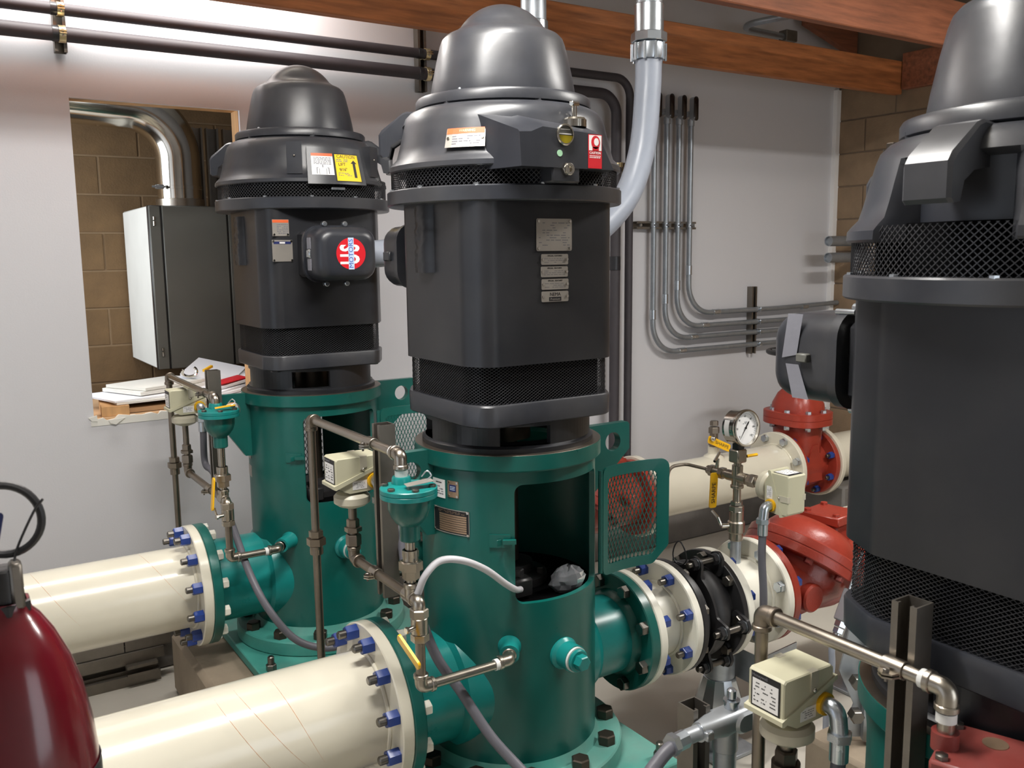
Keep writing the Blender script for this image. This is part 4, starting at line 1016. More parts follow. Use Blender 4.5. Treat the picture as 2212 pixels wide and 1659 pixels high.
bolts(dp, (GX0-.028, Y1, AZ), (-1, 0, 0), .158, 8, radians(22.5), .034, .022, GALVP)
dp2 = header(GX1, XR, Y1, 'cream pipe leaving the red gate valve towards the block wall', True, False)
header(X2+1.501, 4.0, Y2, 'cream pipe beyond the middle red check valve', True, False)
# ball tap on the long cream pipe
t = thing('drain_tap', (3.135, Y1, AZ+.12), 'small ball valve with yellow handle standing on the long cream pipe', 'valve')
part('boss', MB().rev([(.06, .105), (.045, .125), (.028, .135), (.028, .17), (.0, .17)], (3.135, Y1, AZ), (0, 0, 1), 24), CREAM, t)
part('valve_body', MB().cyl((3.135, Y1, AZ+.165), (3.135, Y1, AZ+.26), .02, n=16).hexa((3.135, Y1, AZ+.175), (0, 0, 1), .044, .02).hexa((3.135, Y1, AZ+.235), (0, 0, 1), .046, .03).hexa((3.135, Y1, AZ+.272), (0, 0, 1), .036, .022), STAIND, t)
part('stem', MB().cyl((3.135, Y1, AZ+.215), (3.10, Y1-.035, AZ+.215), .008, n=10).sph((3.085, Y1-.045, AZ+.22), .014, 10), CHROME, t)
fm = flat((3.125, Y1-.045, AZ+.19), V((.85, -.3, -.42)), V((.35, .1, .9)))
o = part('handle', poly(fm, rrect(.125, .036, .008, 3), -.003, .003), YEL, t, smooth=0); text('SHARPE', fm, .015, 0, .022, .0034, INK, o)
# gate valve
t = thing('gate_valve', (3.737, Y1, AZ-.17), 'red gate valve on the long cream pipe by the block wall', 'valve')
for x in (GX0+.001, GX1-.03): part('flange', MB().ring((x, Y1, AZ), (1, 0, 0), .172, .09, .029, 56, .003), RED, t)
gx = (GX0+GX1)/2
part('body', MB().rev([(.115, .03), (.125, .09), (.125, .185), (.115, .245)], (GX0, Y1, AZ), (1, 0, 0), 40).loft([[V((gx+p[0]*k, Y1+p[1]*k, z)) for p in rpoly([(-.085, -.115), (.085, -.115), (.085, .115), (-.085, .115)], .06, 5)] for z, k in ((AZ-.1, .5), (AZ, .95), (AZ+.1, 1), (.73, 1.05))]), RED, t, smooth=40)
part('rib', MB().prism([(-.11, -.09), (-.02, .10), (.02, .10), (.06, -.09)], (gx, Y1-.11, AZ+.02), (1, 0, 0), (0, 0, 1), (0, -1, 0), -.02, .012), RED, t, smooth=0)
bl = lambda k: [(p[0]*k, p[1]*k) for p in rpoly([(-.135, -.165), (.135, -.165), (.135, .165), (-.135, .165)], .10, 6)]
part('bonnet_flange', MB().loft([[V((gx+p[0], Y1+p[1], z)) for p in bl(k)] for z, k in ((.725, .97), (.728, 1), (.757, 1), (.758, .985), (.7595, .985), (.7605, 1), (.79, 1), (.793, .97))]), RED, t, smooth=30)
for a in range(8):
    a = 2*pi*a/8+.2; p = V((gx+.118*cos(a), Y1+.145*sin(a), 0)); part('bolt_head', MB().hexa(p+V((0, 0, .793)), (0, 0, 1), .026, .014).hexa(p+V((0, 0, .724)), (0, 0, -1), .026, .02), GALVP, t)
part('bonnet', MB().loft([[V((gx+p[0]*k, Y1+p[1]*k, z)) for p in bl(1)] for z, k in ((.792, .78), (.83, .75), (.88, .60), (.92, .36), (1.0, .25), (1.02, .25))]), RED, t, smooth=50)
part('stem', MB().cyl((gx, Y1, 1.0), (gx, Y1, 1.14), .014, n=12), BOLT, t)
mb = MB().tube([(gx+.155*cos(2*pi*k/48), Y1+.155*sin(2*pi*k/48), 1.095) for k in range(48)], .0125, 10, closed=True).cyl((gx, Y1, 1.08), (gx, Y1, 1.12), .03, n=16)
for k in range(4): a = radians(20+90*k); mb.cyl((gx, Y1, 1.1), (gx+.155*cos(a), Y1+.155*sin(a), 1.095), .009, n=8)
part('handwheel', mb, BLKST, t)
bolts(t, (GX0+.03, Y1, AZ), (1, 0, 0), .149, 8, radians(22.5), .03, .024, BLUEN, 'nut')
bolts(t, (GX1-.03, Y1, AZ), (-1, 0, 0), .149, 8, radians(22.5), .032, .026, BLUEN, 'nut', (.045, .0095), BOLT)
solo('concrete_pier', MB().box((3.95, Y1-.14, 0), (4.3, Y1+.14, AZ-.13), .012), CONC, 'grey concrete pier under the cream pipe by the block wall', 'pier')
solo('concrete_kerb', MB().box((4.55, 2.1, 0), (XR-.004, 3.59, .2), .012), CONC, 'low grey concrete kerb along the foot of the block wall', 'kerb')
for y, z in ((3.42, 1.665), (3.42, 1.56)): pass
for i, z in enumerate((1.662, 1.565)):
    solo('pipe_stub', MB().rev([(.026, .0), (.03, 0), (.03, .37), (.026, .37), (.026, 0)], (XR-.372, 3.50, z), (1, 0, 0), 24).cyl((XR-.36, 3.5, z), (XR-.345, 3.5, z), .026, n=20), GREYC if False else EMT, ['upper grey pipe stub standing out of the block wall', 'lower grey pipe stub standing out of the block wall'][i], 'pipe')
# ------------------------------------------------------------------ air vent piping, switches and posts beside each pump
PR, FR = .0112, .0158                                     # half inch pipe, fitting radius
def seg(a, b, r): return MB().cyl(a, b, r, n=18)
def elbow(p, d0, d1, m=STAIN, r=FR, L=.024):
    p = V(p); d0 = V(d0); d1 = V(d1); pts = fillet([p+d0*L, p, p+d1*L], .016, 8)
    mb = MB().tube(pts, r*.92, 18)
    for d in (d0, d1): mb.cyl(p+d*(L-.002), p+d*(L+.008), r*1.08, n=20, ch=.0015)
    return mb
def union(c, d, m=STAIN, k=1.):
    c = V(c); d = V(d).normalized()
    return MB().hexa(c-d*.032*k, d, .034*k, .02*k).hexa(c-d*.012*k, d, .046*k, .022*k).cyl(c+d*.01*k, c+d*.034*k, .0175*k, n=20).hexa(c+d*.018*k, d, .032*k, .016*k)
def ball_valve(t, c, d, hd, name='ball_valve', lab=None, hl=.085, word=False, hw=.022):
    """two-piece ball valve at c along d, handle lying along hd"""
    c = V(c); d = V(d).normalized()
    b = part(name, MB().hexa(c-d*.036, d, .036, .018).cyl(c-d*.02, c+d*.02, .0195, n=20, ch=.003).hexa(c+d*.018, d, .036, .02), STAIN, t)
    return b
def switch(label, base, up, lb, conduit=True, out=None, sc=1.):
    """pressure switch: base = underside of its bowl, up = stem axis, lb = side that carries the label"""
    a = V(up).normalized(); l = V(lb).normalized(); s = a.cross(l); base = V(base)
    t = thing('pressure_switch', base, label, 'switch', 'beige pressure switches')
    P = lambda p, q, w: base+(-l*p+a*q+s*w)*sc
    bowl = MB().rev([(0, 0), (.018, 0), (.034, .006), (.045, .014), (.045, .030), (.038, .038), (.02, .040), (.02, .052), (0, .052)], base, a, 32)
    bo = part('bowl', bowl, BEIGE2, t)
    pr = [(-.056, .064), (-.02, .044), (.066, .046), (.07, .112)]
    part('base', MB().loft([[P(p, q, w*(.036)) for p, q in pr] for w in (-1, -.97, .97, 1)]), BEIGE, t, smooth=0)
    part('gasket_rim', MB().loft([[P(p, q, w) for p, q in ((-.061, .060), (-.056, .058), (.0745, .106), (.073, .114), (-.061, .068))] for w in (-.0405, .0405)]), BEIGE, t, smooth=0)
    cv = [(-.055, .066), (.067, .112), (.067, .128), (.060, .134), (-.05, .134), (-.055, .130)]
    cov = part('cover', MB().loft([[P(p+(0 if abs(w) < .036 else .002*(1 if p < 0 else -1)), q-(0 if abs(w) < .036 or q < .12 else .002), w) for p, q in cv] for w in (-.0375, -.0355, .0355, .0375)]), BEIGE, t, smooth=0)
    for w in (-.034, .034):
        part('cover_notch', MB().loft([[P(p, q, w+e) for p, q in ((.008, .100), (.026, .107), (.026, .1345), (.008, .1345))] for e in (-.006, .006)]), BEIGE2, cov, smooth=0)
        part('cover_screw', MB().sph(P(.016, .102, w*1.18), .004*sc, 10), CHROME, cov)
    fm = lambda u, v, w: P(-.0555-w, .100+v, u)
    o = part('label_plate', slab(fm, -.030, .030, -.030, .030, 0, .0008), INK, cov, smooth=0)
    part('label_field', slab(fm, -.027, .027, -.027, .019, .0008, .0011), WHITEI, o, smooth=0)
    text('Honeywell', fm, -.012, .0245, .0075*sc, .0010, GREYINK, o)
    for k, (u0, u1) in enumerate(((-.024, -.012), (-.008, .006), (.010, .022))): lines(fm, u0, u1, -.022, .015, 6, .0011, INK, o, seed=50+k, fill=.32, frac=.35)
    sg = 1 if (-s).dot(V((0, -1, 0)))+(-s).dot(V((-.4, 0, .3))) > 0 else -1
    f2 = lambda u, v, w: P(.0+u*sg*-1, .062+v, -sg*(.036+w))
    o = part('side_label', slab(f2, -.012, .026, -.010, .012, 0, .0006), WHITEI, t, smooth=0); lines(f2, -.008, .022, -.007, .008, 4, .0006, GREYINK, o, seed=61, fill=.3, frac=.3)
    if conduit:
        q = P(.045, .070, -sg*.036); n = (-s*sg)
        part('gasket_ring', MB().cyl(q, q+n*.008, .019, n=20), YEL, t, 'yellow gasket ring')
        e = MB().tube(fillet([q, q+n*.028, q+n*.034-V((0, 0, 1))*.045], .026, 8), .0145, 18)
        z = q+n*.034-V((0, 0, 1))*.036
        e.hexa(z, (0, 0, -1), .036, .016).cyl(z-V((0, 0, .014)), z-V((0, 0, .05)), .0155, n=18)
        part('conduit_elbow', e, GALVP, t, 'bright zinc conduit elbow'); t['_'] = 0; del t['_']
        return t, z-V((0, 0, .046))
    return t, None
def tree(nm, Xc, Yc, Yr, Yp, Ysw, Xp, zl, zc, B, zt, bx, lab, red=False):
    zp = B-.007                                           # top of the air valve flange
    yp = Yc+.035
    t = thing('vent_piping', (Xc, Yr, 0), f'stainless vent piping with elbows and unions {lab}', 'piping', 'stainless vent piping sets')
    if not red:
        part('boss_elbow', elbow((bx, Yc+.004, zl+.0), (.54, .84, 0), (-1, 0, 0)), STAIN, t)
        part('level_pipe', seg((bx-.02, Yc, zl), (Xc+.02, Yc, zl), PR), STAIN, t)
        part('thread_tape', MB().cyl((bx-.034, Yc, zl), (bx-.044, Yc, zl), PR+.0022, n=16), WHITEPL, t)
        part('low_elbow', elbow((Xc, Yc, zl), (1, 0, 0), (0, 0, 1)), STAIN, t)
        part('upright_pipe', seg((Xc, Yc, zl+.02), (Xc, Yc, zc-.02), PR), STAIND, t)
        b = ball_valve(t, (Xc, Yc, zl+.145), (0, 0, 1), (0, 1, 0))
        return_h = (Xc, Yc, zl+.145)
        part('top_elbow', elbow((Xc, Yc, zc), (0, 0, -1), (0, 1, 0), L=.02), STAIN, t)
        part('tee', MB().cyl((Xc, Yc+.02, zc), (Xc, Yc+.062, zc), FR, n=18).cyl((Xc, yp, zc), (Xc, yp, zc+.032), FR, n=18).rev([(FR, 0), (FR*1.12, .002), (FR*1.12, .01), (FR, .012)], (Xc, yp, zc+.022), (0, 0, 1), 18), STAIN, t)
        part('nipple', seg((Xc, yp, zc+.03), (Xc, yp, zp-.12), PR), STAIN, t)
        part('union', union((Xc, yp, zc+.075), (0, 0, 1)), STAIN, t)
        part('run_pipe', seg((Xc, Yc+.06, zc), (Xc, Ysw-.02, zc), PR), STAIND, t)
        part('run_elbow', elbow((Xc, Ysw, zc), (0, -1, 0), (0, 0, 1)), STAIND, t)
    part('switch_riser', seg((Xc, Ysw, (zc if not red else .3)+.02), (Xc, Ysw, B-.125), PR*.95), STAIND, t)
    if not red:
        part('snubber', MB().hexa((Xc, Ysw, zc+.035), (0, 0, 1), .034, .028).hexa((Xc, Ysw, zc+.07), (0, 0, 1), .038, .012).hexa((Xc, Ysw, zc+.082), (0, 0, 1), .028, .02), STAIND, t)
    else: part('snubber', MB().hexa((Xc, Ysw, B-.165), (0, 0, 1), .034, .024).cyl((Xc, Ysw, B-.2), (Xc, Ysw, B-.165), .024, n=20), BOLTD, t)
    part('top_nipple', seg((Xc, yp+.035, zp+.0), (Xc, yp+.035, zt-.02), PR*1.05), STAIN, t)
    part('pot_elbow', elbow((Xc, yp+.035, zt), (0, 0, -1), (0, 1, 0)), STAIN, t)
    part('thread_tape', MB().cyl((Xc, yp+.035, zt-.048), (Xc, yp+.035, zt-.034), PR+.003, n=16), WHITEPL, t); part('thread_tape', MB().cyl((Xc, yp+.067, zt), (Xc, yp+.075, zt), PR+.003, n=16), WHITEPL, t)
    part('top_pipe', seg((Xc, yp+.055, zt), (Xc, Yr-.02, zt), PR), STAIN, t)
    part('far_elbow', elbow((Xc, Yr, zt), (0, -1, 0), (0, 0, -1)), STAIND, t)
    part('drop_pipe', seg((Xc, Yr, zt-.02), (Xc, Yr, .002), PR), STAIND, t)
    part('drop_union', union((Xc, Yr, zt-.345), (0, 0, -1)), STAIND, t)
    # post and clamps
    p = strut_post((Xp, Yp, .52 if red else B-.32), (Xp, Yp, B+.10 if not red else B+.173), (-1, 0, 0), f'slotted strut post holding the vent piping {lab}', 'strut_post', 'strut posts beside the pumps')
    for z, on in ((zt, True), (zc, not red)):
        if not on: continue
        c = V((Xc, Yp, z)); sd = V((0, 0, 1))
        o = part('pipe_clamp', MB().ring((Xc, Yp-.017, z), (0, 1, 0), PR+.0032, PR+.0004, .034, 20, .0004), STAIN, p)
        part('clamp_ear', MB().loft([[V((Xc-.011-q[0], Yp+q[1], z+w)) for q in ((0, -.016), (.014, -.012), (.021, 0), (.014, .012), (0, .016))] for w in (-.0035, -.0008)]).loft([[V((Xc-.011-q[0], Yp+q[1], z+w)) for q in ((0, -.016), (.014, -.012), (.021, 0), (.014, .012), (0, .016))] for w in (-.009, -.0062)]), STAIN, o, smooth=0)
        part('screw', MB().hexa((Xc-.022, Yp, z-.0008), (0, 0, 1), .009, .005).cyl((Xc-.022, Yp, z-.016), (Xc-.022, Yp, z), .0028, n=8), BOLT, o)
    # the air valve itself
    if not red:
        v = thing('air_release_valve', (Xc, yp, zp-.125), f'teal bowl-shaped air release valve {lab}', 'valve', 'teal air release valves')
        part('bowl', MB().rev([(.0, -.122), (.020, -.122), (.0225, -.119), (.0225, -.086), (.030, -.080), (.040, -.066), (.0465, -.048), (.0475, -.022), (.0475, -.014)], (Xc, yp, zp), (0, 0, 1), 36), TEAL, v)
        part('body_flange', MB().ring((Xc, yp, zp-.0225), (0, 0, 1), .063, .03, .011, 40, .001), TEALB, v)
        part('cover', MB().rev([(0, 0), (.061, 0), (.063, -.002), (.063, -.0105), (.03, -.011), (0, -.011)], (Xc, yp, zp), (0, 0, 1), 40).rev([(.022, -.002), (.021, .012), (.019, .016), (.0, .016)], (Xc, yp+.035, zp), (0, 0, 1), 24), TEALB, v)
        me = nutmesh('hex_small', lambda: MB().hexa((0, 0, 0), (0, 0, 1), .014, .006), BOLT)
        for k in range(6):
            a = radians(20+60*k); inst('cover_bolt', me, v, (Xc+.053*cos(a), yp+.053*sin(a), zp))
        tg = [(-.032, -.012), (.030, -.020), (.034, .010), (-.026, .016)]
        z0 = zp+.010
        o = part('tag', MB().loft([[V((Xc+.012+p[0], yp-.022+p[1], z0+h+(.004 if p[0] > 0 else -.002))) for p in tg] for h in (0, .0012)]), YEL if nm == 'far' else PLATE, v, 'wired-on tag plate', smooth=0)
        part('tag_curl', MB().tube(spline([(Xc+.032, yp-.02, z0+.002), (Xc+.048, yp-.016, z0+.010), (Xc+.042, yp-.008, z0+.020), (Xc+.030, yp-.004, z0+.008)], 5), .0018, 6), GALVP, o)
    # handle of the ball valve
    if not red:
        x, y, z = return_h
        part('valve_stem', MB().cyl((x-.012, y-.006, z), (x-.036, y-.012, z), .006, n=10).hexa((x-.034, y-.012, z), (-1, -.2, 0), .014, .007), CHROME, t)
        if nm == 'far':
            fm = flat((x-.044, y-.01, z+.075), (0, -1, 0), (.10, 0, 1)); o = part('handle', poly(fm, rrect(.020, .105, .008, 3), -.002, .003), YEL, t, 'yellow valve handle', smooth=0)
            part('handle_shank', MB().tube([(x-.034, y-.012, z), (x-.04, y-.012, z+.012), (x-.043, y-.01, z+.03)], .004, 6), CHROME, t)
        else:
            fm = flat((x-.052, y-.05, z-.030), V((.15, -.72, -.5)), V((-.15, -.5, .75))); o = part('handle', poly(fm, rrect(.085, .022, .006, 3), -.003, .003), YEL, t, 'yellow valve handle', smooth=0)
    return t
BT1, BT2, BT3 = 1.138, 1.112, .913
tree('far', .749, 2.83, 3.545, 3.025, 3.33, .778, .653, .838, BT1, 1.166, .905, 'beside the far pump')
tree('middle', .850, 1.70, 2.32, 1.924, 2.054, .882, .655, .853, BT2, 1.169, 1.085, 'beside the middle pump')
tree('near', 1.153, .600, 1.005, .752, .945, 1.188, 0, 0, BT3, .993, 0, 'beside the near pump', red=True)
s1, c1 = switch('small beige pressure switch beside the far pump in front of the hole', (.749, 3.33, BT1-.128), (0, 0, 1), (-1, 0, 0))
s2, c2 = switch('beige pressure switch beside the middle pump', (.850, 2.054, BT2-.127), (0, 0, 1), (-1, 0, 0))
s3, c3 = switch('largest beige pressure switch at lower right with a dark framed label', (1.153, .945, BT3-.127), (0, 0, 1), (-1, 0, 0))
solo('grey_hose', MB().tube(spline([c1, c1-V((0, 0, .12)), (.80, 3.16, .85), (.80, 2.95, .70), (.80, 2.80, .60), (.83, 2.72, .50), (.90, 2.69, .395), (.99, 2.68, .345), (1.08, 2.67, .34), (1.22, 2.62, .36), (1.36, 2.55, .33), (1.42, 2.5, .26), (1.47, 2.45, .01)], 10), .0118, 14), GREYD, 'grey flexible conduit drooping across the front of the far pump', 'conduit')
solo('grey_hose', MB().tube(spline([c2, c2-V((0, 0, .06)), (.915, 1.93, .95), (.905, 1.87, .86), (.90, 1.80, .78), (.925, 1.765, .68), (.965, 1.725, .60), (1.01, 1.665, .50), (1.06, 1.58, .42), (1.06, 1.40, .38), (.98, 1.18, .42), (.925, 1.095, .56), (.945, 1.087, .68), (1.0, 1.087, .735), (1.04, 1.087, .752)], 10), .0122, 14), GREYD, 'grey flexible conduit crossing in front of the middle pump', 'conduit')
solo('grey_hose', MB().tube(spline([c3, c3-V((0, 0, .04)), c3+V((.012, -.012, -.10)), c3+V((.03, -.02, -.25)), (c3.x+.05, c3.y+.0, .3), (c3.x+.06, c3.y+.02, .01)], 10), .0122, 14), GREYD, 'dark grey flexible conduit hanging from the largest pressure switch', 'conduit')
# red air valve of the near pump
v = thing('air_release_valve', (1.153, .62, BT3-.2), 'red square-topped air release valve at the lower right corner', 'valve')
zp = BT3-.005; cx, cy = 1.185, .622; Rz = Matrix.Rotation(radians(20), 3, 'Z')
part('cover', MB().box((cx-.066, cy-.066, zp-.020), (cx+.066, cy+.066, zp), .004, Rz), REDD, v)
part('body_flange', MB().box((cx-.066, cy-.066, zp-.044), (cx+.066, cy+.066, zp-.022), .004, Rz), REDD, v)
part('bowl', MB().rev([(0, -.2), (.03, -.2), (.045, -.16), (.058, -.09), (.058, -.04)], (cx, cy, zp), (0, 0, 1), 36), REDD, v)
part('neck', MB().cyl((1.153, .670, zp-.004), (1.153, .670, zp+.022), .0185, n=24), REDD, v)
part('disc_tag', MB().cyl((cx+.03, cy+.01, zp-.001), (cx+.03, cy+.01, zp+.0012), .017, n=24), BRASSP, v, 'tan disc on the cover')
me = nutmesh('hex_small2', lambda: MB().hexa((0, 0, 0), (0, 0, 1), .016, .007), BOLT)
for a, b in ((-.052, -.052), (-.052, .052), (.052, .052), (.052, -.052), (0, -.054), (.0, .055)):
    inst('cover_bolt', me, v, V((cx, cy, zp))+Rz @ V((a, b, 0)))
# milky tube from the middle vent piping to the packing gland, and the bag left in the window
solo('plastic_tube', MB().tube(spline([(.855, 1.715, .865), (.868, 1.70, .91), (.905, 1.70, .935), (.96, 1.70, .925), (1.03, 1.715, .885), (1.10, 1.74, .828), (1.145, 1.765, .796), (1.175, 1.79, .782)], 8), .0082, 12), TUBE, 'milky plastic tube arching into the window of the middle pump head', 'tube')
rg = random.Random(12); mb = MB(); mb.sph((0, 0, 0), 1, 18); mb.v = [(1.325+x*.052*(1+rg.uniform(-.18, .18)), 1.795+y*.026*(1+rg.uniform(-.1, .1)), .775+z*.036*(1+rg.uniform(-.2, .2))) for x, y, z in mb.v]
solo('plastic_bag', mb, CLEARP, 'crumpled clear plastic bag in the window of the middle pump head', 'bag', smooth=10)
solo('drain_elbow', MB().tube(fillet([(1.50, 2.20, .25), (1.50, 2.20, .41), (1.40, 2.20, .41)], .05, 8), .0145, 16), STAIN, 'stainless drain elbow behind the right edge of the middle pump head', 'pipe')
# ------------------------------------------------------------------ pressure gauge stack on the middle discharge spool
gx, gy = X2+.862, Y2
g = thing('gauge_piping', (gx, gy, AZ+.105), 'stainless cross and ball valves standing on the spool under the dial gauge', 'piping')
part('nipple', seg((gx, gy, AZ+.10), (gx, gy, .70), .0168), GALV, g)
part('ball_valve', MB().cyl((gx, gy, .69), (gx, gy, .79), .0225, n=22, ch=.003).cyl((gx, gy, .715), (gx, gy, .755), .027, n=22, ch=.004).hexa((gx, gy, .785), (0, 0, 1), .042, .02).hexa((gx, gy, .807), (0, 0, 1), .034, .012), STAIN, g)
o = part('valve_stem', MB().cyl((gx, gy, .74), (gx-.045, gy+.02, .74), .008, n=10), CHROME, g); part('lever', MB().tube([(gx-.045, gy+.02, .74), (gx-.05, gy+.03, .765), (gx-.046, gy+.06, .78)], .005, 8), CHROME, o)
part('pipe', seg((gx, gy, .81), (gx, gy, .90), .0125), STAIN, g)
part('cross', MB().cyl((gx, gy, .865), (gx, gy, .935), .0175, n=20).cyl((gx, gy-.04, .897), (gx, gy+.04, .897), .0175, n=20).ring((gx, gy, .862), (0, 0, 1), .021, .01, .01, 20, .001), STAIN, g)
part('bleed_valve', MB().cyl((gx, gy+.035, .897), (gx, gy+.13, .897), .0145, n=18, ch=.003).hexa((gx, gy+.055, .897), (0, 1, 0), .034, .02).hexa((gx, gy+.10, .897), (0, 1, 0), .034, .02), STAIN, g)
fm = flat((gx-.028, gy+.075, .842), (1, -.25, 0), (.05, 0, 1)); o = part('handle', poly(fm, rrect(.026, .115, .006, 3), -.002, .003), YEL, g, 'yellow handle hanging down', smooth=0); text('SHARPE', fm, .0, -.008, .020, .0034, INK, o, rot=pi/2)
part('bleed_tube', MB().tube(fillet([(gx, gy+.12, .897), (gx-.03, gy+.20, .905), (gx-.085, gy+.22, .90), (gx-.10, gy+.22, .83)], .03, 6), .0055, 10), STAIND, g)
part('bleed_screw', MB().cyl((gx, gy+.09, .897), (gx, gy+.085, .94), .006, n=10).cyl((gx-.02, gy+.08, .935), (gx+.022, gy+.10, .955), .005, n=8), CHROME, g)
part('gauge_cock', MB().cyl((gx, gy, .93), (gx, gy, .995), .012, n=16).box((gx-.021, gy-.021, .945), (gx+.021, gy+.021, .988), .004), STAIN, g)
part('cock_handle', MB().cyl((gx+.02, gy-.02, .965), (gx+.055, gy-.03, .968), .005, n=8), YEL, g)
part('side_nipple', seg((gx, gy-.04, .897), (gx, gy-.10, .895), .013).hexa((gx, gy-.05, .897), (0, -1, 0), .036, .028), STAIN, g)
ga = thing('pressure_gauge', (gx, gy, .99), 'round dial pressure gauge with a white face and black needle', 'gauge')
gc = V((gx+.002, gy-.01, 1.058)); gd = V((.02, -1, .06)).normalized()
part('neck', MB().box((gx-.015, gy-.015, .985), (gx+.015, gy+.012, 1.012), .003), BLKST, ga)
part('case', MB().rev([(0, -.005), (.05, -.005), (.0545, 0), (.0545, .040), (.0585, .043), (.0595, .050), (.0575, .056), (.053, .057), (.051, .050), (.051, .044)], gc-gd*.03, gd, 56), CHROME, ga)
gm = flat(gc+gd*.016, gd.cross(V((0, 0, 1))).normalized()*-1 if False else V((0, 0, 1)).cross(gd), gd.cross(V((0, 0, 1)).cross(gd)))
part('dial', disc(gm, 0, 0, .051, -.002, 0, 48), LBLUEP if False else WHITEI, ga, smooth=0)
for k, s_ in enumerate(('0', '20', '40', '60', '80', '100', '120')):
    a = radians(225-45*k); 
    if k in (0, 6): a = radians(225 if k == 0 else -45)
    text(s_, gm, .0365*cos(a), .0365*sin(a), .0085, .0003, INK, ga, 'numeral')
mb = MB()
for k in range(31):
    a = radians(225-9*k); r0 = .043 if k % 5 else .041; c, s_ = cos(a), sin(a)
    poly(gm, [(r0*c-.0004*s_, r0*s_+.0004*c), (.047*c-.0004*s_, .047*s_+.0004*c), (.047*c+.0004*s_, .047*s_-.0004*c), (r0*c+.0004*s_, r0*s_-.0004*c)], 0, .0003, mb)
part('scale_ticks', mb, INK, ga, smooth=0)
a = radians(232); c, s_ = cos(a), sin(a)
part('needle', poly(gm, [(.043*c, .043*s_), (.0012*s_, -.0012*c), (-.02*c+.0022*s_, -.02*s_-.0022*c), (-.026*c, -.026*s_), (-.02*c-.0022*s_, -.02*s_+.0022*c), (-.0012*s_, .0012*c)], .002, .0035, disc(gm, 0, 0, .004, .002, .004, 16)), INK, ga, smooth=0)
lines(gm, -.01, .01, .012, .020, 2, .0003, GREYINK, ga, seed=77)
part('case_sticker', MB().rev([(.0549, .008), (.0549, .028)], gc-gd*.03, gd, 10, radians(150), radians(205)), WHITEI, ga, smooth=0)
s4, c4 = switch('beige pressure switch lying on its side by the dial gauge', (gx, gy-.10, .895), (0, -1, 0), (0, 0, 1), True)
solo('grey_hose', MB().tube(spline([c4, c4-V((0, 0, .08)), c4+V((.012, .0, -.2)), c4+V((.035, .02, -.34)), c4+V((.045, .03, -.5)), (c4.x+.03, c4.y+.02, .12), (c4.x+.03, c4.y+.02, .01)], 10), .0118, 14), GREYD, 'dark grey flexible conduit hanging from the sideways pressure switch', 'conduit')
solo('wire_loop', MB().tube([(X2+.59+.004*sin(4*pi*k/30), Y2-.03+.028*sin(2*pi*k/30), AZ+.20+.036*cos(2*pi*k/30)) for k in range(30)], .0022, 6, closed=True), INK, 'black wire loop on top of the black coupling', 'wire')
# ------------------------------------------------------------------ pipe stands and odds and ends between the pumps
def pipe_stand(x, y, zt, label):
    t = thing('pipe_stand', (x, y, 0), label, 'stand', 'galvanised pipe stands')
    part('post', MB().cyl((x, y, 0.012), (x, y, .13), .057, n=32), GALV, t)
    part('adjuster', MB().rev([(.04, .255), (.052, .25), (.078, .165), (.078, .15), (.06, .145), (.05, .125)], (x, y, 0), (0, 0, 1), 12), GALVP, t, 'bright faceted adjusting nut', smooth=20)
    part('head', MB().cyl((x, y, .25), (x, y, zt), .049, n=32, ch=.003), GALV, t)
    part('base_plate', MB().box((x-.09, y-.09, 0), (x+.09, y+.09, .013), .002), GALV, t)
    return t
pipe_stand(X2+.80, Y2, AZ-.182, 'galvanised pipe stand under the black coupling of the middle line')
pipe_stand(X2+1.53, Y2, AZ-.19, 'galvanised pipe stand beyond the red check valve by the near motor')
solo('steel_bracket', MB().prism([(0, 0), (.17, .0), (.17, .004), (.004, .004), (.004, .10), (0, .10)], (X2+.86, Y2-.10, .235), (1, 0, 0), (0, 0, 1), (0, 1, 0), 0, .09).prism([(0, 0), (.19, .03), (.19, .10), (0, .085)], (X2+.86, Y2-.10, .235), (1, 0, 0), (0, 0, 1), (0, 1, 0), 0, .004), GALV, 'grey angle bracket beside the stand under the middle line', 'bracket', smooth=0)
l = thing('limit_switch', (2.36, 1.74, .42), 'grey limit switch box with a lever arm leaning on the red check valve', 'switch')
Ry = Matrix.Rotation(radians(28), 3, 'Y'); c = V((2.40, 1.745, .475))
part('box', MB().box(c+V((-.022, -.02, -.055)), c+V((.022, .02, .05)), .004, Ry), ALU, l)
part('head', MB().box(c+V((.0, -.019, -.055))+Ry @ V((.028, 0, 0)), c+V((.04, .019, -.015))+Ry @ V((.028, 0, 0)), .004, Ry), ALU, l)
q = c+Ry @ V((-.018, 0, .05)); part('lever_arm', MB().cyl(q, q+Ry @ V((.0, 0, .13)), .0045, n=10), GALVP, l)
q = c+Ry @ V((0, 0, -.055)); w = Ry @ V((0, 0, -1)); part('gland', MB().hexa(q, w, .034, .02).hexa(q+w*.022, w, .03, .018).cyl(q+w*.04, q+w*.055, .013, n=16), GALVP, l)
solo('grey_hose', MB().tube(spline([q+w*.05, q+w*.09, (2.335, 1.745, .28), (2.325, 1.75, .14), (2.325, 1.75, .008)], 8), .0105, 12), GREYC, 'pale grey conduit dropping from the limit switch', 'conduit')
b = thing('anchor_bracket', (2.14, 1.46, .2), 'grey steel bracket with two bolts on the small concrete block', 'bracket')
part('plate', MB().prism([(-.06, 0), (.05, 0), (.085, .12), (.07, .30), (.02, .36), (-.05, .33), (-.075, .20), (-.03, .10)], (2.16, 1.50, .215), (.84, -.54, 0), (0, 0, 1), (.54, .84, 0), 0, .008), ALU, b, smooth=0)
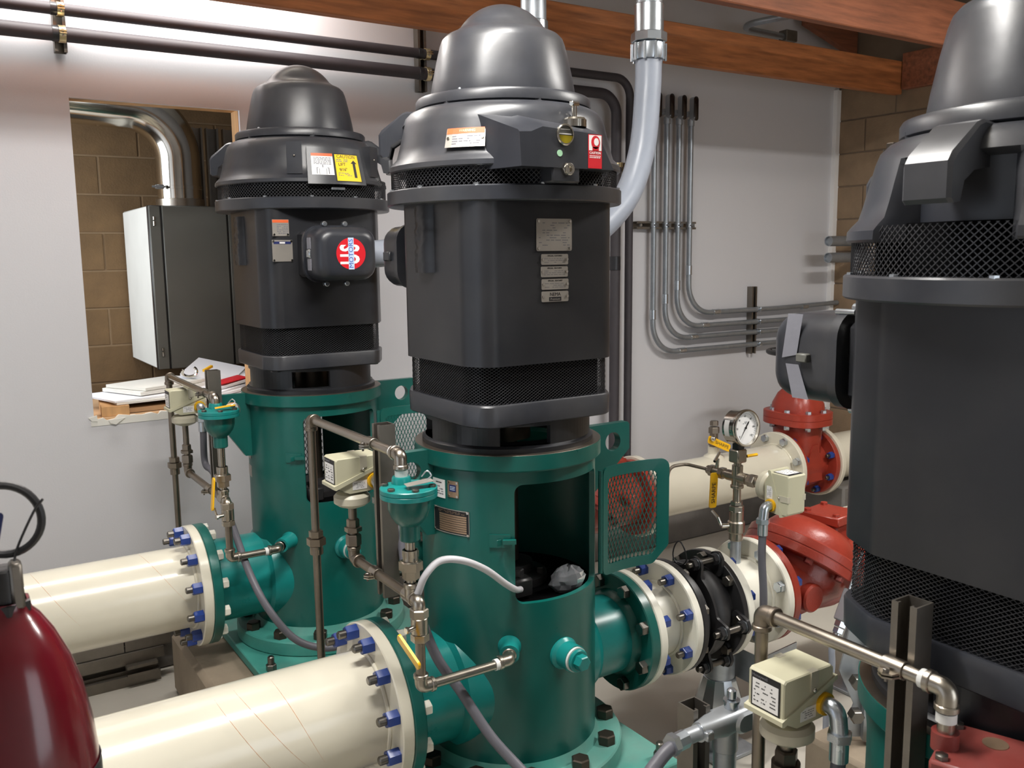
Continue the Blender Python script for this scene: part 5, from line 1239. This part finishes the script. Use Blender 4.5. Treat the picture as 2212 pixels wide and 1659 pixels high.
part('rib', MB().prism([(-.012, 0), (.012, 0), (.012, .30), (-.012, .34)], (2.16, 1.495, .215), (.84, -.54, 0), (0, 0, 1), (-.54, -.84, 0), 0, .02), ALU, b, smooth=0)
for z in (.30, .40): part('bolt', MB().hexa((2.115, 1.50, z), (-.54, -.84, 0), .036, .03), BOLT, b)
solo('concrete_block', MB().box((2.05, 1.38, 0), (2.40, 1.62, .20), .012), CONC if False else CONCB, 'small concrete block with an anchor bolt left of the near motor', 'block')
solo('anchor_bolt', MB().hexa((2.14, 1.44, .2), (0, 0, 1), .032, .022).cyl((2.14, 1.44, .22), (2.14, 1.44, .25), .010, n=12), BRASSC, 'anchor bolt standing on the small concrete block', 'bolt')
u = thing('stub_conduit', (1.157, 1.087, 0), 'galvanised stub conduit with a cast fitting at the bottom right of centre', 'conduit')
part('tube', MB().cyl((1.157, 1.087, 0), (1.157, 1.087, .715), .021, n=24), GALV, u)
part('cast_fitting', MB().cyl((1.157, 1.087, .70), (1.157, 1.087, .772), .0235, n=20, ch=.004).cyl((1.05, 1.087, .755), (1.10, 1.087, .755), .014, n=18).loft([[V((1.09, 1.087+p[0], .757+p[1])) for p in rrect(.03, .03, .012, 4)], [V((1.14, 1.087+p[0], .757+p[1])) for p in rrect(.05, .042, .014, 4)], [V((1.25, 1.087+p[0], .757+p[1])) for p in rrect(.048, .042, .014, 4)], [V((1.262, 1.087+p[0], .757+p[1])) for p in rrect(.036, .032, .012, 4)]]), ALU, u)
part('cover_plate', MB().loft([[V((1.205+p[0], 1.062, .757+p[1])) for p in rrect(.095, .04, .018, 4)], [V((1.205+p[0], 1.057, .757+p[1])) for p in rrect(.085, .032, .015, 4)]]), ALU, u)
part('top_hub', MB().cyl((1.172, 1.087, .775), (1.172, 1.087, .79), .0135, n=18).cyl((1.172, 1.087, .79), (1.172, 1.087, .794), .0155, n=18).cyl((1.172, 1.087, .794), (1.172, 1.087, .815), .009, n=14, ch=.003), GALVP, u)
part('connector', MB().cyl((1.03, 1.087, .752), (1.058, 1.087, .754), .0165, n=8).hexa((1.022, 1.087, .752), (1, 0, 0), .034, .014), GALVP, u)
part('conduit_strap', MB().ring((1.088, 1.087, .755), (1, 0, 0), .0175, .0135, .016, 18, .0005).box((1.087, 1.062, .747), (1.105, 1.072, .764), .002), GALVP, u)
strut_post((1.112, 1.122, 0), (1.112, 1.122, .788), (0, -1, 0), 'slotted strut post beside the galvanised stub conduit', 'strut_post')
# ------------------------------------------------------------------ pile of strut lengths at the foot of the wall
zz = [(0, 3.53, -.3, .64, 0), (1, 3.56, -.35, .62, .0), (2, 3.545, -.4, .66, .0), (3, 3.56, .33, .52, 0), (3, 3.56, .525, .69, 0), (1, 3.515, .52, .63, 0), (2, 3.59, -.3, .325, 0)]
for i, (lv, y, xa, xb, r) in enumerate(zz):
    lab = ['lowest strut length in the pile by the wall', 'second strut length up in the pile by the wall', 'third strut length up in the pile by the wall, slotted', 'short strut length on top of the pile by the wall', 'short strut end on top of the pile nearest the pedestal', 'short strut end at the front of the pile', 'strut length at the back of the pile'][i]
    z = .0205+.0415*lv
    strut_post((xa, y, z), (xb, y, z), (0, 0, 1) if lv in (2,) else (0, -1, 0) if lv == 1 else (0, 1, 0), lab, 'strut_length', 'strut lengths piled by the wall')
# ------------------------------------------------------------------ seen through the hole in the wall
c = thing('wall_cabinet', (1.18, 4.65, 1.1), 'grey steel wall cabinet seen through the hole', 'cabinet')
cx0, cx1, cy0, cy1, cz0, cz1 = .882, 1.50, 4.35, 4.98, 1.10, 1.845
part('cabinet_body', MB().box((cx0, cy0+.05, cz0), (cx1, cy1, cz1), .006), ALU if False else BOARDW, c, 'cabinet body painted pale for the daylight on its side')  # grey cabinet; daylight on the left side is put into this pale colour
part('front_frame', MB().box((cx0-.002, cy0+.02, cz0-.002), (cx1, cy0+.05, cz1+.002), .003), BLKST, c)
part('door', MB().box((cx0+.055, cy0, cz0+.0), (cx0+.345, cy0+.02, cz1), .004), GREYBOX, c)
part('door_edge', MB().box((cx0+.352, cy0, cz0), (cx0+.392, cy0+.02, cz1), .003), GREYBOX, c)
part('door_panel', MB().box((cx0+.398, cy0, cz0), (cx1, cy0+.02, cz1), .004), GREYBOX, c)
part('corner_strip', MB().box((cx0, cy0+.004, cz0), (cx0+.048, cy0+.02, cz1), .003), GREYBOX, c)
for z in (cz0+.06, cz1-.09): part('hinge', MB().cyl((cx0+.02, cy0+.002, z), (cx0+.02, cy0+.002, z+.02), .006, n=10).cyl((cx0+.02, cy0+.002, z+.026), (cx0+.02, cy0+.002, z+.04), .006, n=10), CHROME, c)
part('lock', MB().cyl((cx0+.372, cy0-.003, 1.30), (cx0+.372, cy0+.01, 1.30), .008, n=14), INK, c)
d = thing('exhaust_duct', (1.085, 4.62, 1.845), 'shiny stainless exhaust elbow rising from the cabinet', 'duct')
er = .104
pts = fillet([(1.085, 4.62, 1.852), (1.085, 4.62, 2.30), (.2, 4.62, 2.345)], .44, 18)
part('elbow', MB().tube(pts, er, 40), CHROME, d)
part('spigot', MB().ring((1.085, 4.62, 1.846), (0, 0, 1), er+.008, er-.01, .045, 40, .002), STAIN, d)
k = part('hose_clamp', MB().ring((1.085, 4.62, 1.935), (0, 0, 1), er+.003, er-.003, .016, 40, .0005), CHROME, d)
part('clamp_screw', MB().box((.955, 4.53, 1.933), (.995, 4.55, 1.953), .003).cyl((.94, 4.535, 1.943), (1.0, 4.53, 1.943), .005, n=10), GALVP, k)
for i, (x, w, lab) in enumerate(((1.235, .05, 'left dark upright channel behind the exhaust elbow'), (1.31, .06, 'middle dark upright channel behind the exhaust elbow'), (1.40, .07, 'right dark upright channel behind the exhaust elbow'))):
    solo('upright_channel', MB().prism([(-w/2, 0), (w/2, 0), (w/2, .04), (w/2-.008, .04), (w/2-.008, .008), (-w/2+.008, .008), (-w/2+.008, .04), (-w/2, .04)], (x, 4.86, 1.845), (1, 0, 0), (0, -1, 0), (0, 0, 1), 0, .42), STAIND if i != 1 else STRUT, lab, 'channel', smooth=0)
# boards and papers lying on the ledge
def sheet(nm, cx, cy, z, w, h, t, rot, m, label, cat, tilt=(0, 0)):
    R = Matrix.Rotation(radians(rot), 3, 'Z') @ Matrix.Rotation(radians(tilt[0]), 3, 'X') @ Matrix.Rotation(radians(tilt[1]), 3, 'Y')
    return solo(nm, MB().box((cx-w/2, cy-h/2, z), (cx+w/2, cy+h/2, z+t), 0, R, (cx, cy, z)), m, label, cat, smooth=0)
struct('trim_2', MB().box((OX0-.04, YW+.005, OZ0-.03), (OX1+.02, 4.30, OZ0-.001), .002), CARD)
z = OZ0
sheet('timber_block', .60, 3.87, z, .10, .22, .038, -6, WOODL, 'pale timber block at the left end of the ledge', 'timber')
sheet('cardboard_sheet', .84, 3.98, z+.001, .44, .34, .018, 3, CARD, 'brown cardboard under the papers on the ledge', 'cardboard')
sheet('white_board', .78, 3.98, z+.040, .42, .36, .008, 8, BOARDW, 'bottom white board of the left pile on the ledge', 'board')
sheet('white_board', .74, 3.97, z+.049, .40, .30, .007, 16, PAPER, 'middle white board of the left pile on the ledge', 'board')
sheet('ribbed_board', .80, 4.02, z+.060, .34, .26, .014, 24, BOARDW, 'ribbed off-white board on top of the left pile', 'board')
sheet('ribbed_board', .81, 4.03, z+.076, .33, .25, .012, 27, BOARDW, 'uppermost off-white board of the left pile', 'board')
for i, (cx, cy, dz, w, h, rot, tx, ty) in enumerate(((1.02, 3.99, .02, .26, .32, 12, 0, -2), (1.03, 4.00, .034, .26, .30, 22, 0, -4), (1.03, 4.01, .05, .25, .28, 30, 2, -6), (1.04, 4.02, .066, .24, .27, 18, 3, -8), (1.05, 4.05, .085, .22, .24, 42, 8, -10), (1.05, 4.06, .105, .20, .22, 55, 12, -14))):
    sheet('paper_stack', cx, cy, z+dz, w, h, .010, rot, PAPER, ['lowest', 'second lowest', 'third', 'fourth', 'fifth', 'topmost tilted'][i]+' sheaf of white papers at the right of the ledge', 'paper', (tx, ty))
sheet('red_folder', 1.08, 3.95, z+.080, .14, .10, .004, 20, REDS, 'sliver of a red folder among the papers on the ledge', 'folder', (3, -6))
sheet('yellow_marker', 1.005, 3.98, z+.128, .06, .012, .010, 40, YEL, 'yellow marker lying on the papers', 'marker', (0, -12))
solo('wire_hook', MB().tube([(.93+.030*cos(radians(a)), 3.99+.006*sin(radians(a*2)), 1.125+.022*sin(radians(a))) for a in range(150, 420, 15)], .006, 8), CHROME, 'bright steel hook lying on the papers', 'hook')
# ------------------------------------------------------------------ steel pipe work between the beams
solo('grey_pipe', MB().cyl((2.96, 3.0, 2.80), (3.75, 2.62, 2.86), .052, n=28).ring((2.96, 3.0, 2.80), (.9, -.43, .07), .062, .05, .04, 28, .002), GALV, 'grey pipe slanting between the two ceiling beams', 'pipe')
solo('duct_strut', MB().box((2.15, 2.85, 2.63), (2.62, 2.95, 2.71), .01).box((2.15, 2.845, 2.655), (2.62, 2.85, 2.665)), GALV, 'grey channel lying above the fir beam at the top centre', 'channel', smooth=0)
e = thing('bent_conduit', (3.72, 3.52, 2.76), 'thin bent conduit with a small box between the beams', 'conduit')
part('tube', MB().tube(fillet([(3.98, 2.80, 2.80), (3.70, 3.52, 2.78), (4.12, 3.56, 2.785)], .10, 9), .017, 12), EMT, e)
part('box', MB().box((4.12, 3.53, 2.76), (4.21, 3.59, 2.82), .004), STRUT, e, smooth=0)
# ------------------------------------------------------------------ fire extinguisher close to the camera
ex, ey = .045, 1.05
st = thing('extinguisher_stand', (ex, ey, 0), 'plain post and tray carrying the fire extinguisher, below the picture', 'stand')
part('tray', MB().cyl((ex, ey, .655), (ex, ey, .668), .10, n=32), BLKST, st); part('post', MB().cyl((ex, ey, .01), (ex, ey, .655), .03, n=20), BLKST, st); part('foot', MB().cyl((ex, ey, 0), (ex, ey, .012), .14, n=32), BLKST, st)
x = thing('fire_extinguisher', (ex, ey, .669), 'dark red fire extinguisher with grey label at the lower left corner', 'extinguisher')
zt = 1.235; r = .076
part('cylinder', MB().rev([(0, .669), (r-.01, .669), (r, .68), (r, 1.04), (.0752, 1.07), (.072, 1.105), (.065, 1.145), (.055, 1.18), (.042, 1.21), (.030, 1.230), (.023, 1.238), (.021, 1.25), (0, 1.25)], (ex, ey, 0), (0, 0, 1), 56), WINE, x)
fm = cylmap(ex, ey, r, radians(270), 1.045)
part('label_panel', slab(fm, -.045, .155, -.3, .005, .0, .0008, 18), LABELG, x, 'grey label panel', smooth=40)
part('black_band', slab(fm, -.03, .145, -.012, .014, .0009, .0016, 16), INK, x, smooth=40)
part('yellow_panel', slab(fm, -.085, -.047, -.3, -.005, .0, .0012, 4), YELS, x, smooth=40)
text('D', fm, .012, -.048, .052, .0016, INK, x); text('A', fm, .062, -.046, .048, .0016, GREYINK, x)
part('white_flash', poly(fm, [(.055, -.075), (.075, -.11), (.06, -.16), (.045, -.14)], .0009, .0014), WHITEI, x, smooth=0)
part('rim_band', MB().rev([(.0765, .9), (.0785, .91), (.0785, 1.04), (.0765, 1.05)], (ex, ey, 0), (0, 0, 1), 24, radians(-2), radians(78)), LABELG, x, smooth=40)
part('valve_body', MB().cyl((ex, ey, 1.245), (ex, ey, 1.285), .0165, n=18, ch=.002).hexa((ex, ey, 1.238), (0, 0, 1), .042, .012).box((ex-.04, ey-.012, 1.268), (ex-.004, ey+.012, 1.288), .003), BLKST, x)
part('side_plate', MB().box((ex+.004, ey-.02, 1.242), (ex+.016, ey+.004, 1.292), .003), STRUT, x)
hc = V((.049, 1.055, 1.334)); vr = V((.839, -.545, 0))
part('hose_loop', MB().tube([hc+vr*(.036*cos(2*pi*k/40))+V((0, 0, .037*sin(2*pi*k/40)))+V((.2, .3, 0))*(.02*cos(2*pi*k/40)) for k in range(40)], .0042, 8, closed=True), BLKST, x, 'black ring of hose')
part('pull_tie', MB().tube(spline([(ex+.008, ey-.012, 1.285), hc+vr*.012-V((0, 0, .03)), hc+vr*.032+V((0, 0, .008)), hc+vr*.043+V((0, 0, .022))], 6), .0014, 6), BLKST, x)
part('blue_tag', MB().prism(rpoly([(-.06, -.017), (-.002, -.017), (.006, .015), (-.06, .015)], .004, 3), hc+V((-.004, -.008, -.004)), (.84, -.54, 0), (0, 0, 1), (-.54, -.84, 0), 0, .0012), NAVY, x, 'blue inspection tag', smooth=0)
flush_text()
bpy.context.view_layer.update()
